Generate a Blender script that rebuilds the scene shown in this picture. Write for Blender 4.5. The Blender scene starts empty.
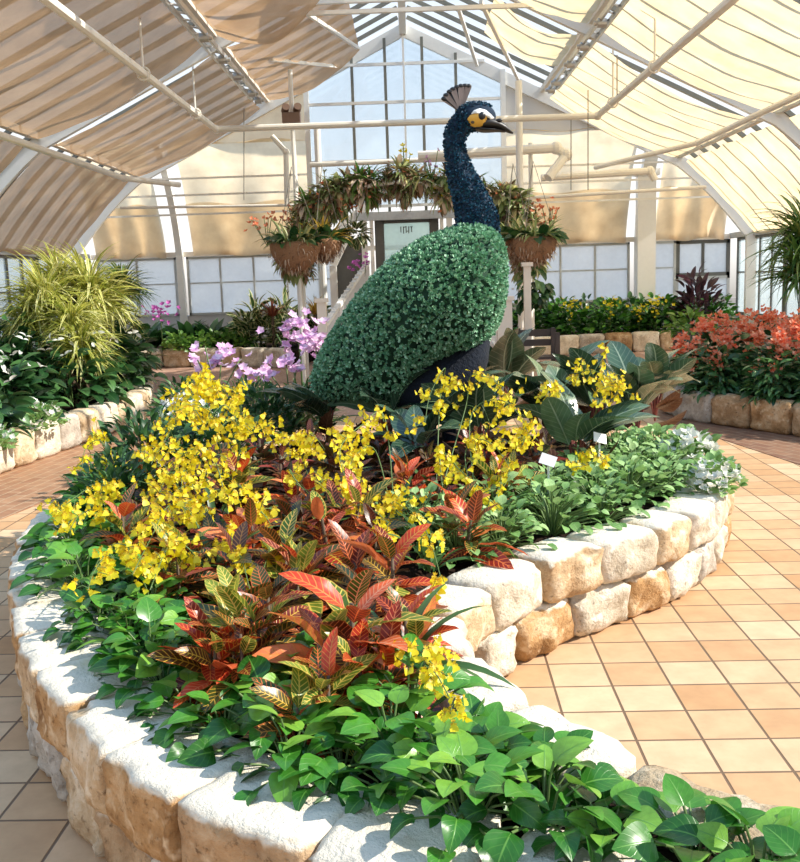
import bpy, math, random
import numpy as np
from mathutils import Vector, Matrix, noise
PI = math.pi
COL = bpy.context.scene.collection
SC = bpy.context.scene
RN = np.random.default_rng(7)

# ------------------------------------------------------------------ camera maths (one real pitched and rolled camera)
FPX = 970.0; EYE = 1.45
def nrm(v): return v / np.linalg.norm(v)
_Y = nrm(np.array([10 / FPX, 153 / FPX, 1.0]))
_X = np.array([1, .033, 0.]); _X = nrm(_X - _Y * (_X @ _Y))
_Z = np.cross(_X, _Y)
if _Z[1] < 0: _Z = -_Z
MC = np.stack([_X, _Y, _Z], 1)                       # world axes as seen in camera axes (right, up, forward)
def ray(px, py): return MC.T @ np.array([(px - 400) / FPX, (431 - py) / FPX, 1.0])
def atz(px, py, z):
    d = ray(px, py); t = (z - EYE) / d[2]; return np.array([d[0] * t, d[1] * t, z])
def aty(px, py, Y):
    d = ray(px, py); t = Y / d[1]; return np.array([d[0] * t, Y, EYE + d[2] * t])

def in_frame(p):
    c = MC @ (np.array(p, float) - [0, 0, EYE])
    if c[2] < .2: return False
    x, y = 400 + FPX * c[0] / c[2], 431 - FPX * c[1] / c[2]; return -12 < x < 812 and -12 < y < 872
# ------------------------------------------------------------------ object helpers
def link(name, data, parent=None):
    o = bpy.data.objects.new(name, data); COL.objects.link(o)
    if parent is not None: o.parent = parent
    return o
def tag(o, label=None, cat=None, group=None, kind=None):
    if label: o['label'] = label
    if cat: o['category'] = cat
    if group: o['group'] = group
    if kind: o['kind'] = kind
    return o
def thing(name, label, cat, loc=(0, 0, 0), rz=0.0, group=None, s=1.0):
    o = link(name, None); o.empty_display_size = .1
    o.location = loc; o.rotation_euler = (0, 0, rz); o.scale = (s, s, s)
    return tag(o, label, cat, group)
ORD = 'first second third fourth fifth sixth seventh eighth ninth tenth eleventh twelfth thirteenth fourteenth fifteenth sixteenth seventeenth eighteenth nineteenth twentieth'.split()
def nth(i):
    if i < 20: return ORD[i]
    return ['twenty', 'thirty', 'forty'][(i + 1) // 10 - 2] + '-' + ORD[(i + 1) % 10 - 1] if (i + 1) % 10 else ['', '', '', 'thirtieth', 'fortieth', 'fiftieth'][(i + 1) // 10]

class MB:
    """collects shapes; build() makes ONE mesh"""
    def __init__(s): s.v = []; s.f = []; s.uv = []; s.tint = []; s.mi = []; s.n = 0; s.has_uv = False
    def raw(s, v, f, mi=0, uv=None, tint=None):
        v = np.asarray(v, float).reshape(-1, 3)
        s.v.append(v)
        f = [[int(i) + s.n for i in q] for q in f]
        s.f += f; s.mi += [mi] * len(f)
        s.uv.append(np.zeros((len(v), 2)) if uv is None else np.asarray(uv, float)); s.tint.append(np.zeros((len(v), 2)) if tint is None else np.asarray(tint, float))
        s.n += len(v)
        return s
    def box(s, c, d, rot=None, mi=0):
        x, y, z = d[0] / 2, d[1] / 2, d[2] / 2
        v = np.array([[a, b, e] for a in (-x, x) for b in (-y, y) for e in (-z, z)])
        if rot is not None: v = v @ np.array(rot).T
        return s.raw(v + np.array(c), [(0, 1, 3, 2), (4, 6, 7, 5), (0, 4, 5, 1), (2, 3, 7, 6), (0, 2, 6, 4), (1, 5, 7, 3)], mi)
    def bar(s, a, b, w, h, up=(0, 0, 1), mi=0):
        a = np.array(a, float); b = np.array(b, float); y = b - a; L = np.linalg.norm(y); y = y / L
        u = np.array(up, float); x = np.cross(y, u)
        if np.linalg.norm(x) < 1e-6: x = np.cross(y, np.array([1., 0, 0]))
        x = nrm(x); z = np.cross(x, y)
        return s.box((a + b) / 2, (w, L, h), np.stack([x, y, z], 1), mi)
    def sweep(s, pts, w, h, side, mi=0):
        """rectangular section along a polyline lying in a plane with normal SIDE"""
        P = [np.array(p, float) for p in pts]; side = nrm(np.array(side, float)); rings = []
        for i, p in enumerate(P):
            t = nrm(P[min(i + 1, len(P) - 1)] - P[max(i - 1, 0)]); n = np.cross(t, side)
            rings += [p + side * w / 2 + n * h / 2, p - side * w / 2 + n * h / 2, p - side * w / 2 - n * h / 2, p + side * w / 2 - n * h / 2]
        f = []
        for i in range(len(P) - 1):
            for k in range(4): f.append((i * 4 + k, i * 4 + (k + 1) % 4, i * 4 + 4 + (k + 1) % 4, i * 4 + 4 + k))
        f += [(3, 2, 1, 0), tuple(len(P) * 4 - 4 + k for k in range(4))]
        return s.raw(rings, f, mi)
    def tube(s, pts, r, n=8, mi=0, cap=True):
        P = np.array(pts, float); m = len(P); R = np.full(m, r) if np.isscalar(r) else np.array(r, float)
        T = np.gradient(P, axis=0); T /= np.linalg.norm(T, axis=1)[:, None] + 1e-12
        ref = np.array([0, 0, 1.]) if abs(T[0][2]) < .9 else np.array([1., 0, 0])
        u = nrm(np.cross(T[0], ref)); V = []
        for i in range(m):
            u = nrm(u - T[i] * (u @ T[i])); w = np.cross(T[i], u)
            for k in range(n):
                a = 2 * PI * k / n; V.append(P[i] + R[i] * (math.cos(a) * u + math.sin(a) * w))
        f = [(i * n + k, i * n + (k + 1) % n, (i + 1) * n + (k + 1) % n, (i + 1) * n + k) for i in range(m - 1) for k in range(n)]
        if cap: f += [tuple(range(n - 1, -1, -1)), tuple((m - 1) * n + k for k in range(n))]
        uv = [(k / n, i / max(1, m - 1)) for i in range(m) for k in range(n)]
        return s.raw(V, f, mi, uv)
    def ball(s, c, r, nu=10, nv=7, mi=0):
        r = (r, r, r) if np.isscalar(r) else r
        V = [[0, 0, 1.]]; 
        for j in range(1, nv):
            for i in range(nu):
                a = 2 * PI * i / nu; b = PI * j / nv; V.append([math.sin(b) * math.cos(a), math.sin(b) * math.sin(a), math.cos(b)])
        V.append([0, 0, -1.]); V = np.array(V) * np.array(r) + np.array(c); f = []
        for i in range(nu): f.append((0, 1 + i, 1 + (i + 1) % nu))
        for j in range(nv - 2):
            for i in range(nu): f.append((1 + j * nu + i, 1 + (j + 1) * nu + i, 1 + (j + 1) * nu + (i + 1) % nu, 1 + j * nu + (i + 1) % nu))
        e = len(V) - 1; b0 = 1 + (nv - 2) * nu
        for i in range(nu): f.append((e, b0 + (i + 1) % nu, b0 + i))
        return s.raw(V, f, mi)
    def lathe(s, prof, c=(0, 0, 0), n=16, mi=0):
        V = []; c = np.array(c)
        for r, z in prof:
            for k in range(n): V.append(c + np.array([r * math.cos(2 * PI * k / n), r * math.sin(2 * PI * k / n), z]))
        m = len(prof)
        return s.raw(V, [(i * n + k, i * n + (k + 1) % n, (i + 1) * n + (k + 1) % n, (i + 1) * n + k) for i in range(m - 1) for k in range(n)], mi)
    def leaves(s, tpl, pos, rot, size, tint=None, mi=0, wid=None):
        """N copies of a leaf template: pos (N,3), rot (N,3,3), size (N,), per-leaf random tint"""
        tv, tf, tuv = tpl; N = len(pos)
        if N == 0: return s
        sc = np.asarray(size, float)[:, None, None] * np.ones((1, 1, 3))
        if wid is not None: sc = sc * np.stack([wid, np.ones(N), np.ones(N)], 1)[:, None, :]
        V = np.einsum('nij,nkj->nki', rot, tv[None] * sc) + np.asarray(pos)[:, None, :]
        k = len(tv)
        F = (np.array(tf)[None] + (np.arange(N) * k)[:, None, None] + s.n).reshape(-1, len(tf[0]))
        if tint is None: tint = RN.random((N, 2))
        s.v.append(V.reshape(-1, 3)); s.f += F.tolist(); s.mi += [mi] * len(F)
        s.uv.append(np.tile(tuv, (N, 1))); s.tint.append(np.repeat(tint, k, 0)); s.n += N * k
        return s
    def mesh(s, name, mats, smooth=True):
        me = bpy.data.meshes.new(name)
        me.from_pydata(np.concatenate(s.v).tolist() if s.v else [], [], s.f)
        for m in (mats if isinstance(mats, (list, tuple)) else [mats]): me.materials.append(m)
        li = np.empty(len(me.loops), np.int32); me.loops.foreach_get('vertex_index', li)
        if s.v:
            for nm, src in (('UVMap', s.uv), ('tint', s.tint)):
                l = me.uv_layers.new(name=nm); l.data.foreach_set('uv', np.concatenate(src)[li].astype(np.float32).ravel())
            me.polygons.foreach_set('material_index', np.array(s.mi, np.int32))
            me.polygons.foreach_set('use_smooth', np.full(len(me.polygons), smooth))
        me.update(); return me
    def build(s, name, mats, parent=None, smooth=False):
        return link(name, s.mesh(name, mats, smooth), parent)

def rotm(az, el, roll):
    """(N,3,3): local y -> direction, z -> leaf normal"""
    az, el, roll = [np.atleast_1d(np.asarray(q, float)) for q in (az, el, roll)]
    n = max(len(az), len(el), len(roll)); az, el, roll = [np.broadcast_to(q, n) for q in (az, el, roll)]
    o = np.zeros(n); i = np.ones(n)
    ca, sa = np.cos(az - PI / 2), np.sin(az - PI / 2); ce, se = np.cos(el), np.sin(el); cr, sr = np.cos(roll), np.sin(roll)
    A = np.array([[ca, -sa, o], [sa, ca, o], [o, o, i]]).transpose(2, 0, 1)
    B = np.array([[i, o, o], [o, ce, -se], [o, se, ce]]).transpose(2, 0, 1)
    C = np.array([[cr, o, sr], [o, i, o], [-sr, o, cr]]).transpose(2, 0, 1)
    return A @ B @ C
def frame_from(nrmv, spin):
    """rotations whose z is the given normals, spun about it"""
    n = nrmv / (np.linalg.norm(nrmv, axis=1)[:, None] + 1e-9)
    ref = np.where(np.abs(n[:, 2:3]) < .9, np.array([[0, 0, 1.]]), np.array([[1., 0, 0]]))
    x = np.cross(ref, n); x /= np.linalg.norm(x, axis=1)[:, None]; y = np.cross(n, x)
    c, s_ = np.cos(spin)[:, None], np.sin(spin)[:, None]
    return np.stack([x * c + y * s_, -x * s_ + y * c, n], 2)

def leaf_tpl(nl, nw, wf, width, fold=.25, curl=-.6, wave=0.0, petiole=0.0):
    V = []; UV = []
    y = z = 0.0; prev = 0
    for i in range(nl + 1):
        t = i / nl
        if i:
            a = curl * (t - .5 / nl) - curl * .25; y += math.cos(a) / nl; z += math.sin(a) / nl
        w = max(wf(t), .002) * width / 2
        for j in range(nw + 1):
            q = -1 + 2 * j / nw
            V.append((q * w, y + petiole, z + fold * abs(q) * w + wave * math.sin(t * 14 + (2 if q > 0 else 0)) * w * abs(q))); UV.append((q * .5 + .5, t))
    F = [(i * (nw + 1) + j, i * (nw + 1) + j + 1, (i + 1) * (nw + 1) + j + 1, (i + 1) * (nw + 1) + j) for i in range(nl) for j in range(nw)]
    return np.array(V), F, np.array(UV)
w_lance = lambda t: math.sin(PI * min(1, t ** .8)) ** .8
w_oval = lambda t: math.sin(PI * min(1, t ** .75)) ** .62
w_heart = lambda t: max(0, math.sin(PI * t ** .58)) ** .78 if t > 0 else .12
w_strap = lambda t: min(1, .45 + 2 * t) * (1 - t ** 3) ** .8
w_obov = lambda t: (t ** .8) * (1 - t ** 5) ** .6 * 1.15
T_POTHOS = leaf_tpl(9, 4, w_heart, .80, .16, -.7)
T_POTHOS2 = leaf_tpl(9, 4, w_heart, .72, .30, -1.3, .05)
T_OVAL = leaf_tpl(5, 2, w_oval, .5, .3, -.8)
T_OVALW = leaf_tpl(4, 2, w_oval, .75, .25, -.7)
T_LANCE = leaf_tpl(6, 2, w_lance, .3, .3, -1.0)
T_BIG = leaf_tpl(9, 4, w_oval, .4, .22, -.9, .06)
T_CROT = leaf_tpl(8, 4, w_oval, .37, .25, -.7, .10)
T_STRAP = leaf_tpl(7, 2, w_strap, .1, .3, -1.3)
T_SPIKE = leaf_tpl(5, 1, lambda t: (1 - t) ** .7, .07, 0, -1.2)
T_SMALL = leaf_tpl(3, 2, w_oval, .62, .5, -1.2)
T_SUCC = leaf_tpl(3, 2, w_obov, .8, .45, 1.1)
T_PETAL = leaf_tpl(2, 2, w_oval, .8, .4, .9)

# ------------------------------------------------------------------ material helpers
class NT:
    def __init__(s, name):
        s.m = bpy.data.materials.new(name); s.m.use_nodes = True; s.t = s.m.node_tree; s.t.nodes.clear()
        s.out = s.t.nodes.new('ShaderNodeOutputMaterial')
    def n(s, ty, _set=None, **k):
        nd = s.t.nodes.new(ty)
        for a, b in (_set or {}).items(): setattr(nd, a, b)
        for a, b in k.items(): s.put(nd.inputs[int(a[1:])] if a[0] == 'i' and a[1:].isdigit() else nd.inputs[a.replace('_', ' ')], b)
        return nd
    def put(s, sock, b):
        if isinstance(b, bpy.types.NodeSocket): s.t.links.new(b, sock)
        elif isinstance(b, bpy.types.Node): s.t.links.new(b.outputs[0], sock)
        else:
            if sock.type == 'RGBA' and len(b) == 3: b = (*b, 1)
            sock.default_value = b
    def math(s, op, a, b=0.0, c=0.0, clamp=False):
        nd = s.n('ShaderNodeMath', {'operation': op, 'use_clamp': clamp}, i0=a, i1=b)
        if op in ('MULTIPLY_ADD', 'SMOOTH_MIN', 'COMPARE'): s.put(nd.inputs[2], c)
        return nd.outputs[0]
    def ramp(s, fac, stops, interp='LINEAR'):
        nd = s.n('ShaderNodeValToRGB', Fac=fac); cr = nd.color_ramp; cr.interpolation = interp
        while len(cr.elements) < len(stops): cr.elements.new(.5)
        for e, (p, c) in zip(cr.elements, stops): e.position = p; e.color = (*c, 1) if len(c) == 3 else c
        return nd.outputs[0]
    def mix(s, fac, a, b, mode='MIX'):
        nd = s.t.nodes.new('ShaderNodeMix'); nd.data_type = 'RGBA'; nd.blend_type = mode
        s.put(nd.inputs[0], fac); s.put(nd.inputs[6], a); s.put(nd.inputs[7], b); return nd.outputs[2]
    def noise(s, vec, scale, detail=4, rough=.6, out=0): return s.n('ShaderNodeTexNoise', Vector=vec, Scale=scale, Detail=detail, Roughness=rough).outputs[out]
    def obj(s): return s.n('ShaderNodeTexCoord').outputs['Object']
    def geo(s): return s.n('ShaderNodeNewGeometry').outputs['Position']
    def bump(s, h, strength=.3, dist=.02): return s.n('ShaderNodeBump', Strength=strength, Distance=dist, Height=h).outputs[0]
    def pbsdf(s, col, rough=.5, metal=0.0, normal=None, spec=.5):
        nd = s.n('ShaderNodeBsdfPrincipled', Base_Color=col, Roughness=rough, Metallic=metal)
        nd.inputs['Specular IOR Level'].default_value = spec
        if normal is not None: s.put(nd.inputs['Normal'], normal)
        return nd
    def done(s, sh): s.t.links.new(sh.outputs[0], s.out.inputs[0]); return s.m

def plain(name, col, rough=.5, metal=0.0, var=.12, scale=14, bump=0.0, spec=.5):
    t = NT(name); g = t.obj(); nz = t.noise(g, scale)
    c = t.mix(nz, tuple(x * (1 - var) for x in col), tuple(min(1, x * (1 + var)) for x in col))
    return t.done(t.pbsdf(c, rough, metal, t.bump(nz, bump, .02) if bump else None, spec))

def leaf_mat(name, stops, vein=None, vn=7, vk=1.6, vw=.16, mid=.07, rough=.38, trans=.3, edge=None, ew=.1, mott=.25, spec=.5, tcol=None, side=1.0):
    t = NT(name)
    uv = t.n('ShaderNodeUVMap', {'uv_map': 'UVMap'}).outputs[0]; ti = t.n('ShaderNodeUVMap', {'uv_map': 'tint'}).outputs[0]
    s = t.n('ShaderNodeSeparateXYZ', i0=uv); q = t.n('ShaderNodeSeparateXYZ', i0=ti)
    a = t.math('ABSOLUTE', t.math('MULTIPLY_ADD', s.outputs[0], 2.0, -1.0))
    base = t.ramp(q.outputs[0], stops)
    if mott:
        off = t.n('ShaderNodeVectorMath', {'operation': 'MULTIPLY_ADD'}, i0=ti, i1=(37, 37, 37), i2=uv).outputs[0]
        nz = t.noise(off, 5, 3)
        base = t.mix(1.0, base, t.ramp(nz, [(.25, (1 - mott,) * 3), (.75, (1 + mott * .4,) * 3)]), 'MULTIPLY')
    h = None
    if vein:
        fr = t.math('FRACT', t.math('SUBTRACT', t.math('MULTIPLY', s.outputs[1], float(vn)), t.math('MULTIPLY', a, vk)))
        d = t.math('ABSOLUTE', t.math('SUBTRACT', fr, .5))
        sv = t.n('ShaderNodeMapRange', {'interpolation_type': 'SMOOTHSTEP'}, Value=d, From_Min=vw * .4, From_Max=vw, To_Min=side, To_Max=0.0).outputs[0]
        mv = t.n('ShaderNodeMapRange', {'interpolation_type': 'SMOOTHSTEP'}, Value=a, From_Min=mid * .5, From_Max=mid * 1.5, To_Min=1.0, To_Max=0.0).outputs[0]
        mk = t.math('MAXIMUM', sv, mv)
        vc = t.ramp(q.outputs[1], vein) if isinstance(vein, list) else vein
        base = t.mix(mk, base, vc); h = mk
    if edge:
        em = t.n('ShaderNodeMapRange', {'interpolation_type': 'SMOOTHSTEP'}, Value=a, From_Min=1 - ew * 1.6, From_Max=1 - ew * .5).outputs[0]
        base = t.mix(em, base, edge)
    nm = t.bump(h, .25, .004) if h is not None else None
    p = t.pbsdf(base, rough, 0, nm, spec)
    tr = t.n('ShaderNodeBsdfTranslucent', Color=t.mix(.5, base, tcol) if tcol else base)
    return t.done(t.n('ShaderNodeMixShader', i0=trans, i1=p.outputs[0], i2=tr.outputs[0]))
# ------------------------------------------------------------------ materials
M = {}
M['white'] = plain('white_paint', (.86, .85, .81), .35, var=.06)
M['pipe'] = plain('painted_pipe', (.84, .81, .74), .35, var=.08)
M['wood_white'] = plain('white_boards', (.84, .83, .80), .45, var=.05)
M['cream_post'] = plain('cream_wood', (.80, .72, .62), .5, var=.1, scale=9)
M['grey_metal'] = plain('galvanised_metal', (.55, .56, .56), .35, .6, var=.2, scale=20)
M['dark_frame'] = plain('dark_window_frame', (.13, .13, .12), .5, var=.2)
M['grey_frame'] = plain('grey_window_frame', (.52, .53, .52), .5, var=.15)
M['bronze'] = plain('bronze_bar', (.20, .20, .17), .5, var=.2)
M['brown_box'] = plain('brown_box', (.13, .075, .05), .5)
M['rope'] = plain('cable', (.25, .23, .2), .6)
M['black'] = plain('black_paint', (.012, .012, .014), .35)
M['bench'] = plain('dark_bench_wood', (.05, .035, .03), .5, var=.3)
M['pot'] = plain('dark_pot', (.10, .085, .08), .6, var=.2)
M['tagw'] = plain('plant_tag_plastic', (.88, .88, .86), .4, var=.03)
M['soil'] = plain('soil', (.022, .014, .010), .95, var=.5, scale=40, bump=.6, spec=.05)
M['stemg'] = plain('green_stem', (.10, .17, .045), .5, var=.2)
M['stemr'] = plain('red_stem', (.20, .05, .04), .5, var=.2)
M['stemb'] = plain('brown_stem', (.11, .075, .045), .8, var=.3)
M['basket'] = plain('coir_basket', (.36, .20, .11), .95, var=.5, scale=60, bump=1.0)
M['plaster'] = plain('painted_wall', (.62, .62, .62), .7, var=.1, scale=3)
M['pavers'] = None

def stone_mat(name, dark, mid, light, pore=.5, topc=None):
    t = NT(name); o = t.obj()
    info = t.n('ShaderNodeObjectInfo')
    v = t.n('ShaderNodeVectorMath', {'operation': 'MULTIPLY_ADD'}, i0=info.outputs['Random'], i1=(17, 11, 23), i2=o).outputs[0]
    n1 = t.noise(v, 7, 6, .65); n2 = t.noise(v, 38, 5, .7); n3 = t.noise(v, 16, 3, .5)
    c = t.ramp(n1, [(.32, dark), (.5, mid), (.66, light)])
    c = t.mix(t.n('ShaderNodeMapRange', Value=n2, From_Min=.56, From_Max=.72).outputs[0], c, tuple(x * .55 for x in dark))
    c = t.mix(t.n('ShaderNodeMapRange', Value=n3, From_Min=.58, From_Max=.70).outputs[0], c, light)
    if topc:     # sawn bed face of the block: paler, worn edge
        z = t.n('ShaderNodeSeparateXYZ', i0=o).outputs[2]
        zz = t.math('ADD', z, t.math('MULTIPLY', t.math('SUBTRACT', n3, .5), .05))
        c = t.mix(t.n('ShaderNodeMapRange', Value=zz, From_Min=.072, From_Max=.084).outputs[0], c, t.ramp(n1, [(.3, tuple(x * .86 for x in topc)), (.6, topc)]))
    h = t.math('ADD', t.math('MULTIPLY', n1, .7), t.math('MULTIPLY', n2, .6))
    return t.done(t.pbsdf(c, .85, 0, t.bump(h, .9, .022), .2))
TOP = (.77, .69, .56)
M['stone_gold'] = stone_mat('golden_limestone', (.24, .12, .045), (.46, .27, .12), (.66, .48, .30), topc=TOP)
M['stone_tan'] = stone_mat('tan_limestone', (.36, .22, .11), (.56, .40, .24), (.74, .62, .46), topc=TOP)
M['stone_cream'] = stone_mat('cream_limestone', (.42, .34, .24), (.62, .53, .41), (.76, .69, .58), topc=TOP)
M['stone_grey'] = stone_mat('grey_limestone', (.30, .25, .20), (.47, .41, .34), (.64, .58, .50))
M['stone_brown'] = stone_mat('brown_limestone', (.26, .15, .075), (.44, .28, .15), (.60, .44, .28), topc=TOP)
M['stone_goldr'] = stone_mat('golden_rough_limestone', (.26, .14, .06), (.48, .29, .14), (.66, .49, .31))
M['stone_brownr'] = stone_mat('brown_rough_limestone', (.22, .125, .06), (.40, .25, .13), (.56, .41, .26))
M['stone_tanr'] = stone_mat('tan_rough_limestone', (.40, .27, .15), (.60, .45, .29), (.75, .64, .48))
M['stone_creamr'] = stone_mat('cream_rough_limestone', (.50, .42, .31), (.70, .61, .48), (.82, .75, .63))
M['stone_moss'] = stone_mat('worn_mossy_limestone', (.30, .20, .11), (.45, .35, .23), (.62, .53, .40))

def tile_mat():
    t = NT('terracotta_tile'); g = t.geo()
    mp = t.n('ShaderNodeMapping', Vector=g, Rotation=(0, 0, math.radians(1.2)), Location=(.06, .03, 0), Scale=(1 / .205,) * 3)
    sp = t.n('ShaderNodeSeparateXYZ', i0=mp); wob = t.noise(g, 5, 3)
    ds = []; fl = []
    for k in (0, 1):
        fl.append(t.math('FLOOR', sp.outputs[k])); fr = t.math('FRACT', sp.outputs[k])
        ds.append(t.math('MINIMUM', fr, t.math('SUBTRACT', 1.0, fr)))
    d = t.math('MINIMUM', *ds)
    d = t.math('ADD', d, t.math('MULTIPLY', t.math('SUBTRACT', wob, .5), .012))
    idv = t.n('ShaderNodeCombineXYZ', i0=fl[0], i1=fl[1])
    wn = t.n('ShaderNodeTexWhiteNoise', {'noise_dimensions': '2D'}, Vector=idv).outputs[0]
    c = t.ramp(wn, [(0, (.50, .28, .135)), (.3, (.57, .35, .19)), (.6, (.61, .40, .235)), (.85, (.66, .465, .29)), (1, (.53, .31, .16))])
    n1 = t.noise(g, 9, 5); n2 = t.noise(g, 60, 4)
    c = t.mix(1.0, c, t.ramp(n1, [(.3, (.86, .84, .82)), (.7, (1.06, 1.06, 1.06))]), 'MULTIPLY')
    c = t.mix(t.n('ShaderNodeMapRange', Value=n2, From_Min=.6, From_Max=.8, To_Max=.25).outputs[0], c, (.36, .2, .1))
    gm = t.n('ShaderNodeMapRange', {'interpolation_type': 'SMOOTHSTEP'}, Value=d, From_Min=.012, From_Max=.030).outputs[0]
    c = t.mix(gm, (.16, .10, .06), c)
    return t.done(t.pbsdf(c, .55, 0, t.bump(t.math('ADD', gm, t.math('MULTIPLY', n1, .1)), .5, .006), .3))
M['tile'] = tile_mat()
def brick_mat(name, ang, cols, mort, w=.21, h=.1):
    t = NT(name); g = t.geo()
    mp = t.n('ShaderNodeMapping', Vector=g, Rotation=(0, 0, ang))
    b = t.n('ShaderNodeTexBrick', {'offset': .5}, Vector=mp, Color1=cols[0], Color2=cols[1], Mortar=mort, Scale=1.0, Mortar_Size=.006, Mortar_Smooth=.2, Bias=0.0, Brick_Width=w, Row_Height=h)
    n1 = t.noise(g, 12, 4)
    c = t.mix(1.0, b.outputs[0], t.ramp(n1, [(.3, (.8, .8, .8)), (.7, (1.1, 1.1, 1.1))]), 'MULTIPLY')
    return t.done(t.pbsdf(c, .6, 0, t.bump(b.outputs[1], -.4, .006), .3))
M['brick_left'] = brick_mat('brick_paving_along_left_bed', math.radians(-82), [(.30, .15, .085), (.38, .21, .12)], (.44, .31, .20))
M['brick_right'] = brick_mat('brick_paving_along_right_bed', math.radians(70), [(.20, .10, .065), (.26, .14, .085)], (.33, .23, .16))
M['brick_back'] = brick_mat('brick_paving_behind', math.radians(8), [(.40, .23, .17), (.47, .29, .21)], (.58, .43, .33))

def cloth_mat(name, col, tr=.65, hole=.04):
    t = NT(name); g = t.geo(); n1 = t.noise(g, 2.2, 5); n2 = t.noise(g, 11, 4)
    c = t.mix(1.0, col, t.ramp(n1, [(.3, (.80, .76, .72)), (.7, (1.05, 1.05, 1.05))]), 'MULTIPLY')
    d = t.n('ShaderNodeBsdfDiffuse', Color=c); tl = t.n('ShaderNodeBsdfTranslucent', Color=c); tp = t.n('ShaderNodeBsdfTransparent')
    a = t.n('ShaderNodeMixShader', i0=tr, i1=d.outputs[0], i2=tl.outputs[0])
    return t.done(t.n('ShaderNodeMixShader', i0=hole, i1=a.outputs[0], i2=tp.outputs[0]))
M['cloth_r'] = cloth_mat('cream_shade_cloth', (.95, .76, .47), .7)
M['cloth_l'] = cloth_mat('tan_shade_cloth', (.64, .41, .23), .5, .12)
M['cloth_f'] = cloth_mat('buff_shade_fold', (.93, .80, .62), .75, .03)
M['cloth_b'] = cloth_mat('buff_shade_cloth', (.97, .80, .55), .8, .05)
def glass_mat(name, tint, refl=.08, hazec=None, haze=.0):
    t = NT(name)
    tp = t.n('ShaderNodeBsdfTransparent', Color=tint); gl = t.n('ShaderNodeBsdfGlossy', Color=(1, 1, 1), Roughness=.05)
    a = t.n('ShaderNodeMixShader', i0=refl, i1=tp.outputs[0], i2=gl.outputs[0])
    if haze:
        n1 = t.noise(t.geo(), 1.3, 4)
        tl = t.n('ShaderNodeBsdfTranslucent', Color=hazec); df = t.n('ShaderNodeBsdfDiffuse', Color=hazec)
        b = t.n('ShaderNodeMixShader', i0=.15, i1=tl.outputs[0], i2=df.outputs[0])
        f = t.n('ShaderNodeMapRange', Value=n1, From_Min=.3, From_Max=.7, To_Min=haze * .7, To_Max=min(1, haze * 1.25)).outputs[0]
        a = t.n('ShaderNodeMixShader', i0=f, i1=a.outputs[0], i2=b.outputs[0])
    return t.done(a)
M['glass'] = glass_mat('roof_glass', (.97, .98, .98), .04)
M['glass_gable'] = glass_mat('gable_glass', (.9, .96, 1.0), .06, (.72, .80, .88), .15)
M['glass_frost'] = glass_mat('whitewashed_glass', (.92, .95, .97), .06, (.95, .96, .97), .72)
M['glass_side'] = glass_mat('side_glass', (.85, .92, .95), .08, (.75, .82, .86), .3)

G = lambda *c: c
M['pothos'] = leaf_mat('pothos_leaf', [(0, G(.015, .085, .010)), (.55, G(.034, .165, .016)), (.85, G(.075, .265, .025)), (1, G(.20, .42, .05))], G(.12, .30, .05), 6, 2.0, .10, .05, .32, .2, side=.25)
M['pothos_small'] = leaf_mat('small_pothos_leaf', [(0, G(.02, .10, .012)), (.6, G(.05, .21, .02)), (1, G(.14, .36, .045))], G(.10, .24, .05), 6, 2.0, .10, .05, .3, .22, side=.2)
M['mint'] = leaf_mat('soft_green_leaf', [(0, G(.09, .22, .04)), (.5, G(.22, .42, .11)), (1, G(.42, .62, .24))], G(.26, .40, .16), 6, 1.5, .14, .05, .5, .3, side=.4)
M['dark_leaf'] = leaf_mat('dark_green_leaf', [(0, G(.012, .05, .015)), (.6, G(.035, .12, .033)), (1, G(.13, .28, .085))], G(.05, .12, .04), 8, 1.6, .1, .05, .3, .15, side=.3)
M['fern'] = leaf_mat('fine_green_leaf', [(0, G(.012, .045, .014)), (.6, G(.03, .095, .028)), (1, G(.08, .19, .055))], None, rough=.45, trans=.25, mott=.15)
M['big_leaf'] = leaf_mat('dark_silvery_leaf', [(0, G(.025, .06, .035)), (.6, G(.05, .10, .055)), (1, G(.12, .20, .10))], G(.30, .37, .25), 10, 1.9, .10, .05, .24, .12, side=.3, spec=.8)
M['big_leaf_back'] = leaf_mat('brown_leaf', [(0, G(.05, .018, .01)), (1, G(.12, .045, .02))], G(.16, .08, .04), 9, 1.6, .1, .06, .35, .2)
M['croton'] = leaf_mat('croton_leaf', [(0, G(.035, .095, .016)), (.25, G(.07, .08, .012)), (.38, G(.15, .02, .012)), (.6, G(.40, .03, .014)), (.8, G(.74, .07, .02)), (1, G(.86, .26, .09))],
    [(0, G(.66, .46, .05)), (.3, G(.72, .30, .06)), (.7, G(.74, .15, .04)), (1, G(.80, .38, .22))], 10, 1.5, .13, .06, .32, .28, edge=G(.50, .12, .03), ew=.07, mott=.35)
M['croton_dark'] = leaf_mat('dark_croton_leaf', [(0, G(.016, .035, .01)), (.4, G(.06, .014, .012)), (1, G(.26, .03, .018))],
    [(0, G(.16, .13, .03)), (1, G(.34, .05, .025))], 9, 1.5, .15, .07, .35, .15)
M['croton_yel'] = leaf_mat('yellow_green_croton_leaf', [(0, G(.05, .12, .014)), (1, G(.24, .32, .04))], [(0, G(.70, .62, .10)), (1, G(.76, .50, .12))], 9, 1.5, .14, .08, .32, .3, edge=G(.60, .42, .07), ew=.1)
M['strap'] = leaf_mat('orchid_leaf', [(0, G(.03, .09, .02)), (1, G(.10, .20, .05))], None, rough=.4)
M['yucca'] = leaf_mat('yellow_green_blade', [(0, G(.40, .44, .07)), (.5, G(.76, .72, .18)), (1, G(.92, .88, .45))], G(.10, .2, .03), 1, 0, .001, .25, .4, .35, mott=.1)
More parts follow.
